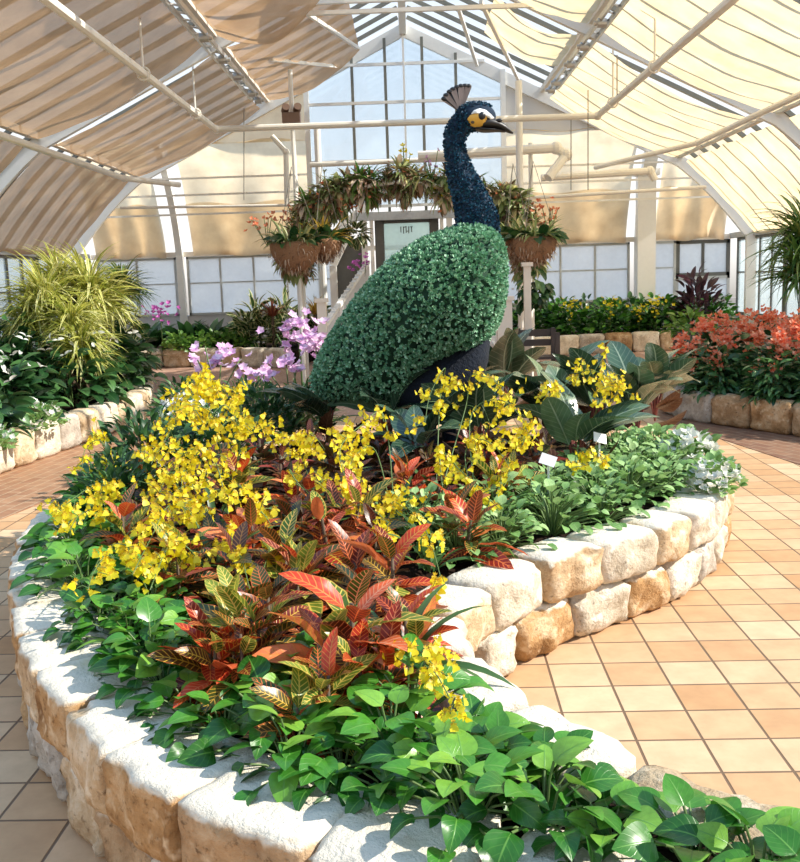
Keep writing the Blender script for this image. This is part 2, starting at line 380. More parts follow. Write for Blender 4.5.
M['yucca_dark'] = leaf_mat('green_blade', [(0, G(.05, .13, .03)), (.7, G(.14, .26, .05)), (1, G(.32, .38, .10))], None, rough=.4, mott=.1)
M['varieg'] = leaf_mat('cream_edged_leaf', [(0, G(.03, .08, .02)), (1, G(.09, .17, .04))], None, edge=G(.72, .68, .38), ew=.3, rough=.4)
M['bright_leaf'] = leaf_mat('bright_green_leaf', [(0, G(.06, .18, .03)), (1, G(.24, .42, .08))], None, rough=.4)
M['brom_red'] = leaf_mat('red_bromeliad_leaf', [(0, G(.16, .035, .025)), (1, G(.42, .13, .06))], None, rough=.4)
M['brom_yel'] = leaf_mat('orange_bromeliad_leaf', [(0, G(.40, .20, .03)), (1, G(.68, .50, .10))], None, rough=.4)
M['airplant'] = leaf_mat('olive_airplant_leaf', [(0, G(.16, .24, .07)), (.4, G(.36, .46, .18)), (.7, G(.56, .58, .32)), (.85, G(.5, .33, .2)), (1, G(.84, .82, .36))], None, rough=.5, trans=.4, mott=.2)
M['dry_leaf'] = leaf_mat('dry_brown_leaf', [(0, G(.16, .09, .055)), (.5, G(.46, .29, .18)), (1, G(.84, .72, .58))], None, rough=.7, mott=.2, trans=.3)
M['purple_leaf'] = leaf_mat('purple_dark_leaf', [(0, G(.03, .012, .02)), (1, G(.12, .05, .07))], None, rough=.4)
def petal_mat(name, stops, trans=.3, rough=.45): return leaf_mat(name, stops, None, rough=rough, trans=trans, mott=.1)
M['yellow'] = petal_mat('yellow_petal', [(0, G(.92, .70, .012)), (.3, G(.96, .80, .02)), (1, G(.97, .87, .06))], .45)
M['ochre'] = petal_mat('ochre_petal', [(0, G(.62, .34, .01)), (1, G(.82, .62, .03))], .4)
M['purple'] = petal_mat('mauve_petal', [(0, G(.62, .30, .58)), (.6, G(.78, .50, .74)), (1, G(.90, .76, .86))])
M['magenta'] = petal_mat('magenta_petal', [(0, G(.48, .08, .42)), (1, G(.70, .22, .62))])
M['coral'] = petal_mat('coral_petal', [(0, G(.82, .15, .06)), (.5, G(.93, .30, .15)), (.8, G(.95, .44, .27)), (1, G(.94, .60, .42))], .4)
M['orange_fl'] = petal_mat('orange_petal', [(0, G(.62, .15, .06)), (1, G(.86, .34, .18))])
M['whitefl'] = petal_mat('white_petal', [(0, G(.80, .80, .72)), (1, G(.92, .91, .86))])
M['pea_leaf'] = leaf_mat('succulent_green_leaf', [(0, G(.05, .17, .085)), (.4, G(.12, .32, .17)), (.8, G(.26, .52, .31)), (1, G(.52, .76, .54))], None, rough=.5, trans=.15, mott=.2)
M['pea_body'] = plain('dark_green_moss', (.01, .045, .022), .9, var=.3, scale=50)
M['pea_blue'] = leaf_mat('blue_moss_petal', [(0, G(.003, .018, .045)), (.6, G(.006, .06, .12)), (1, G(.02, .13, .20))], None, rough=.6, trans=.05, mott=.2)
M['pea_blue_base'] = plain('dark_blue_moss', (.004, .02, .045), .9, var=.3, scale=60)
M['pea_shade'] = plain('blue_black_underside_shade', (.004, .008, .018), .95, var=.4, scale=50, bump=.8)  # underside and legs: their shadow is put into this near-black colour
M['face_yellow'] = plain('yellow_face_paint', (.72, .40, .06), .5, var=.2)
M['face_white'] = plain('white_face_paint', (.82, .82, .78), .5)
M['beak'] = plain('black_beak', (.016, .014, .015), .4, var=.3)
M['crest'] = leaf_mat('crest_feather', [(0, G(.22, .17, .15)), (1, G(.36, .28, .25))], None, rough=.6, trans=.05)
M['door_panel'] = glass_mat('pale_door_glass', (.82, .95, .90), .05, (.86, .95, .92), .55)
# ------------------------------------------------------------------ the glasshouse
YB = 19.3; WX = 6.3; ZE = 2.03; YG = 18.0; RIBS = [8.6, 13.3, 18.0]
KX, KZ, RZ = 4.9, 3.5, 5.9                       # knee of the rafters and the ridge
def roof_z(x):
    a = abs(x)
    if a <= KX: return RZ - (RZ - KZ) * a / KX
    t = (a - KX) / (WX - KX); return KZ + (ZE - KZ) * (t * .72 + .28 * t * t)
def st(o): o['kind'] = 'structure'; return o

# floor
f = MB(); f.raw([(-7.5, -2, 0), (7.5, -2, 0), (7.5, 19.6, 0), (-7.5, 19.6, 0)], [(0, 1, 2, 3)]); st(f.build('floor', M['tile']))
def slab(name, pts, m, z=.004):
    b = MB(); n = len(pts); b.raw([(x, y, z) for x, y in pts] + [(x, y, -.03) for x, y in pts], [tuple(range(n))] + [(i, n + i, n + (i + 1) % n, (i + 1) % n) for i in range(n)]); return st(b.build(name, m))
slab('brick_path', [(-3.7, 3.5), (-2.98, 3.5), (-2.68, 6.04), (-2.49, 6.95), (-2.2, 8.2), (-1.7, 10.2), (-3.2, 10.2)], M['brick_left'])
slab('brick_path', [(3.2, 5.6), (4.6, 5.6), (3.3, 8.6), (2.5, 10.4), (2.2, 10.4), (2.45, 9.2), (2.82, 7.03)], M['brick_right'])
slab('brick_path', [(-3.2, 10.4), (3.0, 10.4), (5.9, 13.0), (5.9, 18.2), (-5.9, 18.2), (-5.9, 13.0)], M['brick_back'])

# walls below the glass
def wallbox(name, c, d): b = MB(); b.box(c, d); return st(b.build(name, M['plaster']))
wallbox('wall_back', (0, YB + .06, .43), (2 * WX + .3, .12, .86))
wallbox('wall_left', (-WX - .06, 13.6, .28), (.12, 11.4, .56))
wallbox('wall_right', (WX + .06, 13.6, .28), (.12, 11.4, .56))

# windows: each a sash frame with its panes
wn = [0]
def window(p, q, z0, z1, nx, nz, fm, gm, fw=.05, hf=.35, dark_head=True):
    """P, Q: the two ends of the sill (x, y)"""
    wn[0] += 1
    p = np.array([*p, 0.]); q = np.array([*q, 0.]); d = nrm(q - p); n = np.cross(d, [0, 0, 1]); L = np.linalg.norm(q - p)
    w = link('window_%d' % wn[0], None); w.location = tuple(p + [0, 0, z0]); st(w)
    b = MB(); R = np.stack([d, n, [0, 0, 1]], 1)
    loc = lambda a, z: d * a + np.array([0, 0, z])
    H = z1 - z0
    for a in (fw / 2, L - fw / 2): b.box(loc(a, H / 2), (fw, .06, H), R)
    for z in (fw / 2, H - fw / 2): b.box(loc(L / 2, z), (L, .06, fw), R)
    for i in range(1, nx): b.box(loc(L * i / nx, H / 2), (fw * .75, .05, H), R)
    for k in range(1, nz): b.box(loc(L / 2, H * (hf if nz == 2 else k / nz)), (L, .03, fw * .5), R)
    b.build('window_frame', fm, w)
    for i in range(nx):
        g = MB(); g.box(loc(L * (i + .5) / nx, H / 2), (L / nx - fw * .8, .008, H - fw), R); g.build('pane', gm, w)
    return w
xs = [-6.15, -4.5, -1.55, 1.5, 4.4, 6.2]
for a, b_, n, fm in [(-6.15, -4.58, 2, 'grey_frame'), (-4.38, -1.75, 4, 'grey_frame'), (-1.75, -.95, 1, 'grey_frame'), (.95, 1.6, 1, 'grey_frame'), (1.6, 4.3, 4, 'grey_frame'), (4.62, 5.2, 1, 'grey_frame')]:
    window((a, YB), (b_, YB), .86, ZE - .03, n, 2, M[fm], M['glass_frost'], .045, .55)
window((5.2, YB), (6.25, YB), 1.3, ZE - .03, 2, 1, M['dark_frame'], M['glass_frost'], .07)
window((5.2, YB), (6.25, YB), .86, 1.3, 2, 1, M['grey_frame'], M['glass_frost'], .05)
for k in range(4):
    y0 = 9.2 + k * 2.45
    window((-WX, y0), (-WX, y0 + 2.4), .56, ZE - .02, 4, 2, M['dark_frame'], M['glass_side'], .05, .6)
    window((WX, y0 + 2.4), (WX, y0), .56, ZE - .02, 4, 2, M['dark_frame'], M['glass_side'], .05, .55)
b = MB(); b.box((0, YB, ZE + .02), (2 * WX, .14, .09)); st(b.build('trim_1', M['cream_post']))
for i, s in enumerate((-1, 1)):
    b = MB(); b.box((s * WX, 13.8, ZE + .03), (.14, 11, .10)); st(b.build('trim_%d' % (i + 2), M['grey_frame']))

# arched ribs of the roof
for ry in RIBS:
    for s in (-1, 1):
        b = MB(); pts = [(s * (WX - .08), ry, z) for z in (0, 1.0, ZE)]
        for t in np.linspace(.06, 1, 10):
            a = WX - .08 - (WX - .08 - KX) * t; pts.append((s * a, ry, roof_z(a) - .13))
        for t in np.linspace(.15, 1, 8): pts.append((s * KX * (1 - t), ry, roof_z(KX * (1 - t)) - .13))
        b.sweep(pts, .09, .2, (0, 1, 0)); st(b.build('roof_beam', M['white']))
b = MB(); b.bar((0, 8.4, RZ - .12), (0, YG, RZ - .12), .12, .18); st(b.build('roof_beam', M['white']))
for s in (-1, 1):                                                     # purlins, seen as dark lines behind the cloth
    for x, w in ((KX, .09), (2.45, .07)):
        b = MB(); b.bar((s * x, 8.4, roof_z(x) - .03), (s * x, YG, roof_z(x) - .03), w, .09); st(b.build('roof_beam', M['cream_post']))
    b = MB()
    for y in np.arange(8.9, 18.0, .62):                               # glazing bars
        b.bar((s * .08, y, RZ - .02), (s * KX, y, KZ + .02), .05, .06)
        b.sweep([(s * x, y, roof_z(x) + .02) for x in np.linspace(KX, WX, 6)], .05, .06, (0, 1, 0))
    st(b.build('roof_frame', M['bronze']))
    b = MB(); xs_ = [0, KX] + list(np.linspace(KX, WX, 7)[1:])
    v = []
    for x in xs_: v += [(s * x, 8.5, roof_z(x) + .06), (s * x, YG, roof_z(x) + .06)]
    b.raw(v, [(2 * i, 2 * i + 1, 2 * i + 3, 2 * i + 2) for i in range(len(xs_) - 1)]); st(b.build('ceiling_pane', M['glass']))

# gable glass
g = link('window_gable', None); g.location = (0, YG, 0); st(g)
b = MB(); hw = 1.75; zb = 2.75
v = [(-hw, 0, zb), (hw, 0, zb), (hw, 0, roof_z(hw) - .1), (0, 0, RZ - .1), (-hw, 0, roof_z(hw) - .1)]
b.raw(v + [(x, .01, z) for x, _, z in v], [(0, 1, 2, 3, 4), (9, 8, 7, 6, 5)]); b.build('pane', M['glass_gable'], g)
b = MB()
for x in (-.92, -.33, .33, .92): b.box((x, -.02, (zb + roof_z(x)) / 2 - .1), (.05, .07, roof_z(x) - zb), mi=0)
b.build('mullion', M['bronze'], g)
b = MB(); b.box((.0, -.05, (zb + RZ) / 2), (.035, .05, RZ - zb - .1))
for z in (zb, 3.55, 4.55, 5.2):
    w = min(hw, (RZ - z) / (RZ - KZ) * KX); b.box((0, -.04, z), (2 * w, .05, .05))
for s in (-1, 1): b.box((s * hw, -.02, (zb + roof_z(hw)) / 2), (.09, .1, roof_z(hw) - zb))
b.build('window_frame', M['white'], g)

# back lean-to: curved white ribs and buff cloths between them
def back_pt(x, t):
    """t 0 at the eave of the back wall, 1 at the top of the lean-to"""
    return (x, YB - 1.25 * (t ** 1.5), ZE + .05 + (3.95 - ZE) * (1 - (1 - t) ** 1.25))
for x in (-4.48, 4.5):
    b = MB(); b.sweep([(x, YB - .1, z) for z in (0, 1, ZE)] + [tuple(np.array(back_pt(x, t)) - [0, .12, 0]) for t in np.linspace(.1, 1, 9)], .12 if x < 0 else .24, .16, (1, 0, 0))
    st(b.build('column', M['white']))
    if x > 0:
        b = MB(); b.box((x - .02, YB - .55, 1.6), (.34, .2, 3.2)); b.box((x - .02, YB - .55, 3.26), (.46, .3, .12)); st(b.build('column', M['white']))
def cloth(fn, nu, nv, m, label, name='shade_cloth'):
    V = []; UV = []
    for i in range(nu + 1):
        for j in range(nv + 1): V.append(fn(i / nu, j / nv)); UV.append((i / nu, j / nv))
    F = [(i * (nv + 1) + j, (i + 1) * (nv + 1) + j, (i + 1) * (nv + 1) + j + 1, i * (nv + 1) + j + 1) for i in range(nu) for j in range(nv)]
    b = MB(); b.raw(V, F, 0, UV); o = link(name, b.mesh(name, m, True)); return tag(o, label, 'shade', 'roof shade cloths')
def back_cloth(x0, x1, label, t1=.98):
    def fn(u, v):
        p = back_pt(x0 + (x1 - x0) * u, .0 + t1 * v)
        w = .05 * math.sin(u * 17 + v * 2) * (1 - v) + .07 * math.sin(v * PI) - .04 * abs(math.sin(v * PI * 2.5))
        return (p[0], p[1] - .12 - w, p[2] - .05 * (1 - v) + .03 * math.sin(u * 11))
    o = cloth(fn, 40, 26, M['cloth_b'], label)
    def fold(u, v):
        p = fn(u, .42 * v); return (p[0], p[1] - .035 - .03 * math.sin(PI * v), p[2] - .02)
    c = cloth(fold, 40, 10, M['cloth_f'], None, 'lower_fold')
    for k in ('category', 'group'): del c[k]
    c.parent = o; return o
back_cloth(-6.1, -4.75, 'narrow buff shade cloth above the back windows, in the corner with the left side wall')
back_cloth(-4.2, -1.75, 'wide buff shade cloth above the back windows, behind the left hanging basket')
back_cloth(1.75, 4.2, 'wide buff shade cloth above the back windows, behind the right hanging basket')
back_cloth(4.75, 6.1, 'narrow buff shade cloth above the back windows, in the corner by the dark sash window')
b = MB()
for s in (-1, 1):                                                     # cross bars in front of the lean-to
    for z in (2.75, 3.1, 3.4): b.bar((s * 1.8, YB - .9, z), (s * 5.7, YB - .9, z), .035, .035)
st(b.build('trim_4', M['pipe']))
# cheek panels left and right of the gable
for s, nm in ((-1, 'left'), (1, 'right')):
    b = MB(); b.raw([(s * 1.78, YG + .02, 3.95), (s * 4.3, YG + .02, 3.95), (s * 4.3, YG + .02, roof_z(4.3) - .05), (s * 1.78, YG + .02, roof_z(1.78) - .05)], [(0, 1, 2, 3)]); st(b.build('gable_wall', M['plaster'] if s > 0 else M['cloth_b']))

# roof cloths
def roof_cloth(s, x0, x1, y0, y1, m, label, sag=.16, scal=.05, drop=.16, wrinkle=.02):
    def fn(u, v):
        y = y0 + (y1 - y0) * u; x = x0 + (x1 - x0) * v
        z = roof_z(x) - drop - sag * math.sin(PI * v) * (.75 + .25 * math.sin(u * 9 + s)) - scal * abs(math.sin((y - 8.9) / .62 * PI)) * (.3 + .7 * math.sin(PI * v))
        z -= wrinkle * math.sin(u * 23 + v * 9) * math.sin(v * 7 + u * 3)
        return (s * x, y, z)
    return cloth(fn, 56, 18, m, label)
R_, L_ = M['cloth_r'], M['cloth_l']
roof_cloth(1, 2.55, 4.78, 13.55, 17.75, R_, 'glowing cream roof shade, middle row on the right slope, bay nearest the gable')
roof_cloth(1, 4.95, 6.2, 13.55, 17.75, R_, 'cream roof shade just above the right side windows, bay nearest the gable', sag=.04, drop=.12)
roof_cloth(1, 2.55, 4.78, 9.3, 13.05, R_, 'glowing cream roof shade, middle row on the right slope, overhead bay')
roof_cloth(1, 4.95, 6.2, 8.85, 13.05, R_, 'cream roof shade just above the right side windows, overhead bay', sag=.04, drop=.12)
roof_cloth(1, .9, 2.35, 10.6, 13.05, R_, 'cream roof shade beside the ridge on the right slope, overhead bay')
roof_cloth(1, 1.25, 2.35, 13.55, 15.6, R_, 'short cream roof shade beside the ridge, half covering the right slope glass')
roof_cloth(-1, 2.55, 4.78, 13.55, 17.75, L_, 'tan roof shade, middle row on the left slope, bay nearest the gable', sag=.1)
roof_cloth(-1, 4.95, 6.2, 13.55, 17.75, L_, 'tan roof shade just above the left side windows, bay nearest the gable', sag=.04, drop=.12)
roof_cloth(-1, 2.55, 4.78, 8.85, 13.0, L_, 'tan roof shade, middle row on the left slope, overhead bay with sky showing', sag=.12)
roof_cloth(-1, 4.95, 6.2, 8.85, 13.0, L_, 'tan roof shade just above the left side windows, overhead bay', sag=.04, drop=.12)
roof_cloth(-1, .75, 2.35, 8.85, 13.0, L_, 'deeply sagging tan roof shade beside the ridge, overhead bay', sag=.42)
roof_cloth(-1, .75, 2.35, 13.55, 17.6, L_, 'loose tan roof shade beside the ridge, next to the gable on the left slope', sag=.2)

# shade drive rails with pulleys and motors
for s, nm in ((-1, 'tan'), (1, 'cream')):
    t = thing('shade_drive_rail', 'grey toothed shade drive rail hung under the %s cloths of one roof slope' % nm, 'rail', (s * 2.45, 9.0, roof_z(2.45) - .25), group='shade drive rails')
    b = MB()
    for dx in (-.07, .07): b.bar((dx, 0, 0), (dx, 7.6, 0), .035, .06)
    for y in np.arange(.1, 7.6, .32): b.bar((-.07, y, .01), (.07, y + .16, .01), .02, .02)
    b.build('rail', M['grey_metal'], t)
    b = MB(); b.tube([(.0, 0, .07), (0, 7.6, .07)], .018); b.build('drive_shaft', M['bronze'], t)
    for y in (1.2, 3.3, 4.5, 5.6, 6.9, 7.5):
        w = MB(); w.tube([(-.11 * s, y, -.05), (.0, y, -.05)], .055, 12); w.tube([(-.15 * s, y, -.05), (-.11 * s, y, -.05)], .03, 8); w.build('pulley', M['grey_metal'], t)
# floodlight box on a rod near the gable
t = thing('control_box', 'brown box with two round lamp heads on a rod left of the gable glass', 'box', tuple(aty(291.5, 118, 15.2)))
b = MB(); b.box((0, 0, 0), (.27, .16, .15)); b.build('housing', M['brown_box'], t)
for dx in (-.10, .08):
    w = MB(); w.tube([(dx, .05, .11), (dx + .03, -.06, .16)], .06, 12); w.build('lamp_head', M['brown_box'], t)
b = MB(); b.tube([(.0, .1, -t.location[2]), (.0, .1, .72)], .035); b.build('rod', M['white'], t)

# overhead pipes
def pipe(label, pts, r, hang=(), m='pipe', nm='overhead_pipe'):
    P = [np.array(p, float) for p in pts]; o0 = P[0].copy()
    t = thing(nm, label, 'pipe', tuple(o0), group='overhead pipes'); b = MB()
    for i in range(len(P) - 1): b.tube([P[i] - o0, P[i + 1] - o0], r, 10)
    b.build('run', M[m], t)
    if len(P) > 2:
        for p in P[1:-1]: b = MB(); b.ball(p - o0, r * 1.35, 10, 8); b.build('elbow', M[m], t)
    for h in hang:
        p = np.array(h[:3]) - o0; b = MB(); b.tube([p + [0, 0, .05], p + [0, 0, h[3]]], .013, 6)
        a = np.linspace(0, 2 * PI, 13); b.tube([(p[0] + (r + .02) * math.cos(q), p[1], p[2] + (r + .02) * math.sin(q)) for q in a], .012, 5); b.build('hanger', M[m], t)
zc = 3.74
pipe('long white pipe hung high along both slopes and across in front of the gable', [(-2.83, 6.0, zc), (-2.83, 15, zc), (2.86, 15, zc), (2.86, 6.0, zc)], .048,
     [(-2.83, 11.0, zc, .75), (-2.83, 13.6, zc, .75), (2.86, 11.6, zc, .75), (2.86, 13.9, zc, .75)])
pipe('thinner white pipe running back along the left slope below the knee', [(-4.12, 7.0, 3.02), (-4.12, 14.5, 3.02), (-3.5, 15.3, 2.98)], .04)
pipe('thinner white pipe running back along the right slope below the knee', [(4.35, 7.0, 3.3), (4.35, 15.0, 3.3), (3.2, 17.0, 3.2)], .04)
pipe('thin white rail pipe crossing low behind the left basket', [aty(120, 208, 15.5), aty(300, 205, 15.5)], .022)
pipe('thin white rail pipe crossing low behind the right basket', [aty(528, 198, 15.5), aty(706, 187, 15.5)], .028)
pipe('thick white duct with a turned end, passing behind the peacock neck', [aty(418, 156, 15.8), aty(556, 148, 15.8), aty(566, 155, 15.8), aty(548, 178, 15.6)], .075)
pipe('thick white duct leading from the bend to the right back column', [aty(541, 178, 16.6), aty(650, 171, 16.6), aty(655, 180, 16.6)], .06)
pipe('white pipe below the gable glass, under the highest cross pipe', [aty(310, 165, 16), aty(470, 158, 16)], .04)
pipe('bent white drop pipe left of the gable, under the cross pipe', [aty(272, 136, 15.1), aty(286, 152, 15.1), aty(287, 205, 15.1)], .04)
for n, (x0, x1, z) in enumerate([(-1.55, 1.55, 5.02), (-1.7, 1.7, 4.8)]):
    b = MB(); b.bar((x0, 13.25 - .3 * n, z), (x1, 13.25 - .3 * n, z), .06, .07 - .02 * n); st(b.build('roof_beam', M['white']))
for x0, y0, x1, y1 in ((-1.9, 14.6, -1.15, 17.2), (-1.25, 13.5, -.75, 16.8), (1.05, 13.6, 1.9, 16.9), (.8, 14.4, 1.25, 17.3)):
    b = MB(); b.bar((x0, y0, roof_z(x0) - .35), (x1, y1, roof_z(x1) - .3), .05, .05); st(b.build('roof_beam', M['white']))
# white posts rising in the middle distance
for px, y, z0, z1, r, lab in ((520, 15.4, 0, 4.35, .055, 'tall slim white post right of the peacock head, up to the roof'), (531, 15.9, 0, 3.5, .035, 'thinner white post standing just behind the tall slim one'),
                        (320, 17.9, 0, 4.2, .06, 'white post at the left edge of the gable glass')):
    x = aty(px, 200, y)[0]
    t = thing('white_post', lab, 'post', (x, y, 0), group='white posts'); b = MB(); b.tube([(0, 0, z0), (0, 0, z1)], r, 10); b.build('shaft', M['white'], t)
    b = MB(); b.box((0, 0, .03), (.2, .2, .06)); b.build('foot_plate', M['white'], t)
# thin hanging cables
for px, py0, py1, y in ((244, 108, 200, 15.5), (571, 118, 190, 15), (588, 90, 190, 14.5), (617, 55, 95, 13)):
    a = aty(px, py0, y); c = aty(px, py1, y)
    o = MB().tube([tuple(a), tuple(c)], .008, 5).build('hanging_cable', M['rope'])
    tag(o, 'thin dark cable hanging from the roof shades, %s' % {244: 'over the left back wall', 571: 'just right of the posts', 588: 'beside the cream rail, longest', 617: 'short one under the rail motor'}[px], 'cable', 'hanging cables')

# the white porch with the door in the middle
YD = 17.0
pl = aty(383, 240, YD)[0]; pr = aty(431, 240, YD)[0]; zt = aty(405, 219, YD)[2]
t = thing('porch', 'white gabled porch framing the pale door behind the flowered arch', 'porch', ((pl + pr) / 2, YD, 0))
w = (pr - pl) / 2 + .32
b = MB()
for s in (-1, 1): b.box((s * w, 0, zt / 2), (.1, .1, zt)); b.box((s * (w - .13), 0, zt / 2), (.06, .08, zt))
b.build('jamb', M['white'], t)
b = MB(); b.box((0, 0, zt + .06), (2 * w + .3, .14, .14)); b.build('lintel', M['grey_metal'], t)
for s in (-1, 1):
    b = MB(); b.bar((s * (w + .45), 0, zt - .15), (s * .0, 0, zt + .78), .12, .12, (0, 1, 0)); b.build('gable_board', M['white'], t)
    b = MB(); b.bar((s * (w + .55), -.12, zt - .75), (s * (w + .55), -.12, 0), .12, .1, (0, 1, 0)); b.build('side_post', M['white'], t)
    b = MB(); b.bar((s * (w + .55), -.12, zt - .75), (s * (w + .2), -.12, zt - .1), .12, .12, (0, 1, 0)); b.build('brace', M['white'], t)
for s in (-1, 1):
    b = MB(); b.box((s * (w + .28), .1, zt / 2 - .1), (.5, .04, zt - .4)); b.build('side_panel', M['dark_frame'], t)
d = link('door_1', None); d.location = ((pl + pr) / 2, YD + .12, 0); st(d)
hw_ = (pr - pl) / 2
b = MB()
for s in (-1, 1): b.box((s * (hw_ + .06), 0, zt / 2), (.16, .05, zt))
b.box((0, 0, zt - .03), (2 * hw_, .05, .06)); b.box((0, 0, .2), (2 * hw_, .05, .4)); b.build('door_frame', M['dark_frame'], d)
b = MB(); b.box((0, .01, zt / 2 + .15), (2 * hw_, .03, zt - .36)); b.build('door_panel', M['door_panel'], d)
b = MB()
for k, (x, h) in enumerate([(-.10, .10), (-.055, .12), (-.01, .12), (.035, .12), (.085, .1)]): b.box((x, -.012, zt - .17 - .01 * (k % 2)), (.018, .012, h))
for k in range(3): b.box((-.04 + .06 * k, -.012, zt - .13 - .07 * (k % 2)), (.05, .012, .014))
b.build('door_number', M['dark_frame'], d)

# picket stair rail and newel posts
def rail(label, p0, p1, y0, y1, n):
    a = aty(*p0, y0); c = aty(*p1, y1)
    t = thing('picket_railing', label, 'railing', (a[0], a[1], 0)); o = np.array([a[0], a[1], 0])
    b = MB(); b.bar(a - o, c - o, .07, .05); b.bar(a - o - [0, 0, .45], c - o - [0, 0, .45], .05, .05); b.build('handrail', M['wood_white'], t)
    for i in range(n):
        q = a + (c - a) * (i + .5) / n - o; k = MB(); k.box((q[0], q[1], q[2] / 2 + .02), (.075, .025, q[2] + .06)); k.build('picket', M['wood_white'], t)
rail('sloping white picket railing beside the steps left of the peacock', (368, 262), (322, 330), 16.2, 12.2, 16)
rail('short white picket railing going up behind the right side of the peacock', (455, 255), (500, 318), 16.2, 12.2, 12)
def newel(label, px, y, ytop, w):
    p = aty(px, ytop, y); t = thing('newel_post', label, 'post', (p[0], y, 0), group='newel posts')
    b = MB(); b.box((0, 0, p[2] / 2), (w, w, p[2])); b.build('shaft', M['cream_post'], t)
    b = MB(); b.box((0, 0, p[2] + .02), (w + .05, w + .05, .05)); b.build('cap', M['cream_post'], t)
newel('square cream newel post left of the peacock tail', 321.5, 12.0, 302, .11)
newel('broad cream newel post just right of the peacock breast', 504, 12.0, 300, .18)
newel('tall thin cream post under the right hanging basket', 527, 12.3, 266, .085)
newel('thin cream post under the left hanging basket', 299.5, 14.0, 272, .07)
newel('slim cream post behind the peacock shoulder, above the broad one', 501, 13.5, 254, .06)
# bench end
a = atz(563, 372, 0); a = aty(550, 345, 11.5)
t = thing('garden_bench', 'dark bench standing on the brick floor right of the cream posts', 'bench', (a[0] - .05, 11.5, 0))
for x in (-.28, .14):
    for y in (0, .38): b = MB(); b.box((x, y, .38 if y == 0 else .4), (.05, .05, .76 if y == 0 else .8)); b.build('leg', M['bench'], t)
b = MB()
for y in (.02, .14, .26): b.box((-.07, y + .03, .46), (.5, .1, .03))
b.build('seat', M['bench'], t)
b = MB()
for z in (.62, .74): b.box((-.07, .4, z), (.5, .03, .08))
b.build('backrest', M['bench'], t)
# ------------------------------------------------------------------ raised bed and stone edgings
OUT = [(1.05, .8), (.62, 1.16), (.2, 1.5), (-.1, 1.62), (-.45, 1.83), (-.72, 2.07), (-.96, 2.41), (-1.21, 2.78), (-1.54, 3.49), (-1.73, 4.0), (-1.86, 4.65), (-1.83, 5.2), (-1.6, 6.0), (-1.1, 6.8), (-.3, 7.25), (.5, 7.2),
       (1.15, 6.7), (1.6, 6.0), (1.72, 5.3), (1.52, 4.65), (1.2, 4.15), (.75, 3.75), (.45, 3.5), (.22, 3.18), (.12, 2.95), (.17, 2.65), (.32, 2.33), (.5, 2.05), (.78, 1.76), (1.4, 1.22)]
def resample(P, closed, step=.02):
    P = np.array(P, float); Q = np.vstack([P, P[:1]]) if closed else P
    # Catmull-Rom
    R = []
    n = len(P)
    for i in range(len(Q) - 1):
        p0 = P[(i - 1) % n] if closed or i > 0 else P[0]; p1 = Q[i]; p2 = Q[i + 1]; p3 = P[(i + 2) % n] if closed or i + 2 < n else P[-1]
        for t in np.linspace(0, 1, 24, endpoint=False):
            R.append(.5 * ((2 * p1) + (-p0 + p2) * t + (2 * p0 - 5 * p1 + 4 * p2 - p3) * t * t + (-p0 + 3 * p1 - 3 * p2 + p3) * t ** 3))
    R.append(Q[-1]); R = np.array(R)
    s = np.concatenate([[0], np.cumsum(np.linalg.norm(np.diff(R, axis=0), axis=1))])
    u = np.arange(0, s[-1], step); return np.stack([np.interp(u, s, R[:, k]) for k in range(2)], 1)
RIM = resample(OUT, True)
TAN = np.roll(RIM, -2, 0) - np.roll(RIM, 2, 0); TAN /= np.linalg.norm(TAN, axis=1)[:, None]
INW = np.stack([TAN[:, 1], -TAN[:, 0]], 1)           # chain runs clockwise: inward is to its right
INW = np.where(True, INW, INW)
if ((RIM[600] + INW[600] * .3 - RIM.mean(0)) ** 2).sum() > ((RIM[600] - INW[600] * .3 - RIM.mean(0)) ** 2).sum(): INW = -INW
def near(x, y): return int(np.argmin(((RIM - [x, y]) ** 2).sum(1)))
def inside(d, p):       # signed distance from rim to the inside (approx.)
    i = near(*p); return (np.array(p) - RIM[i]) @ INW[i]

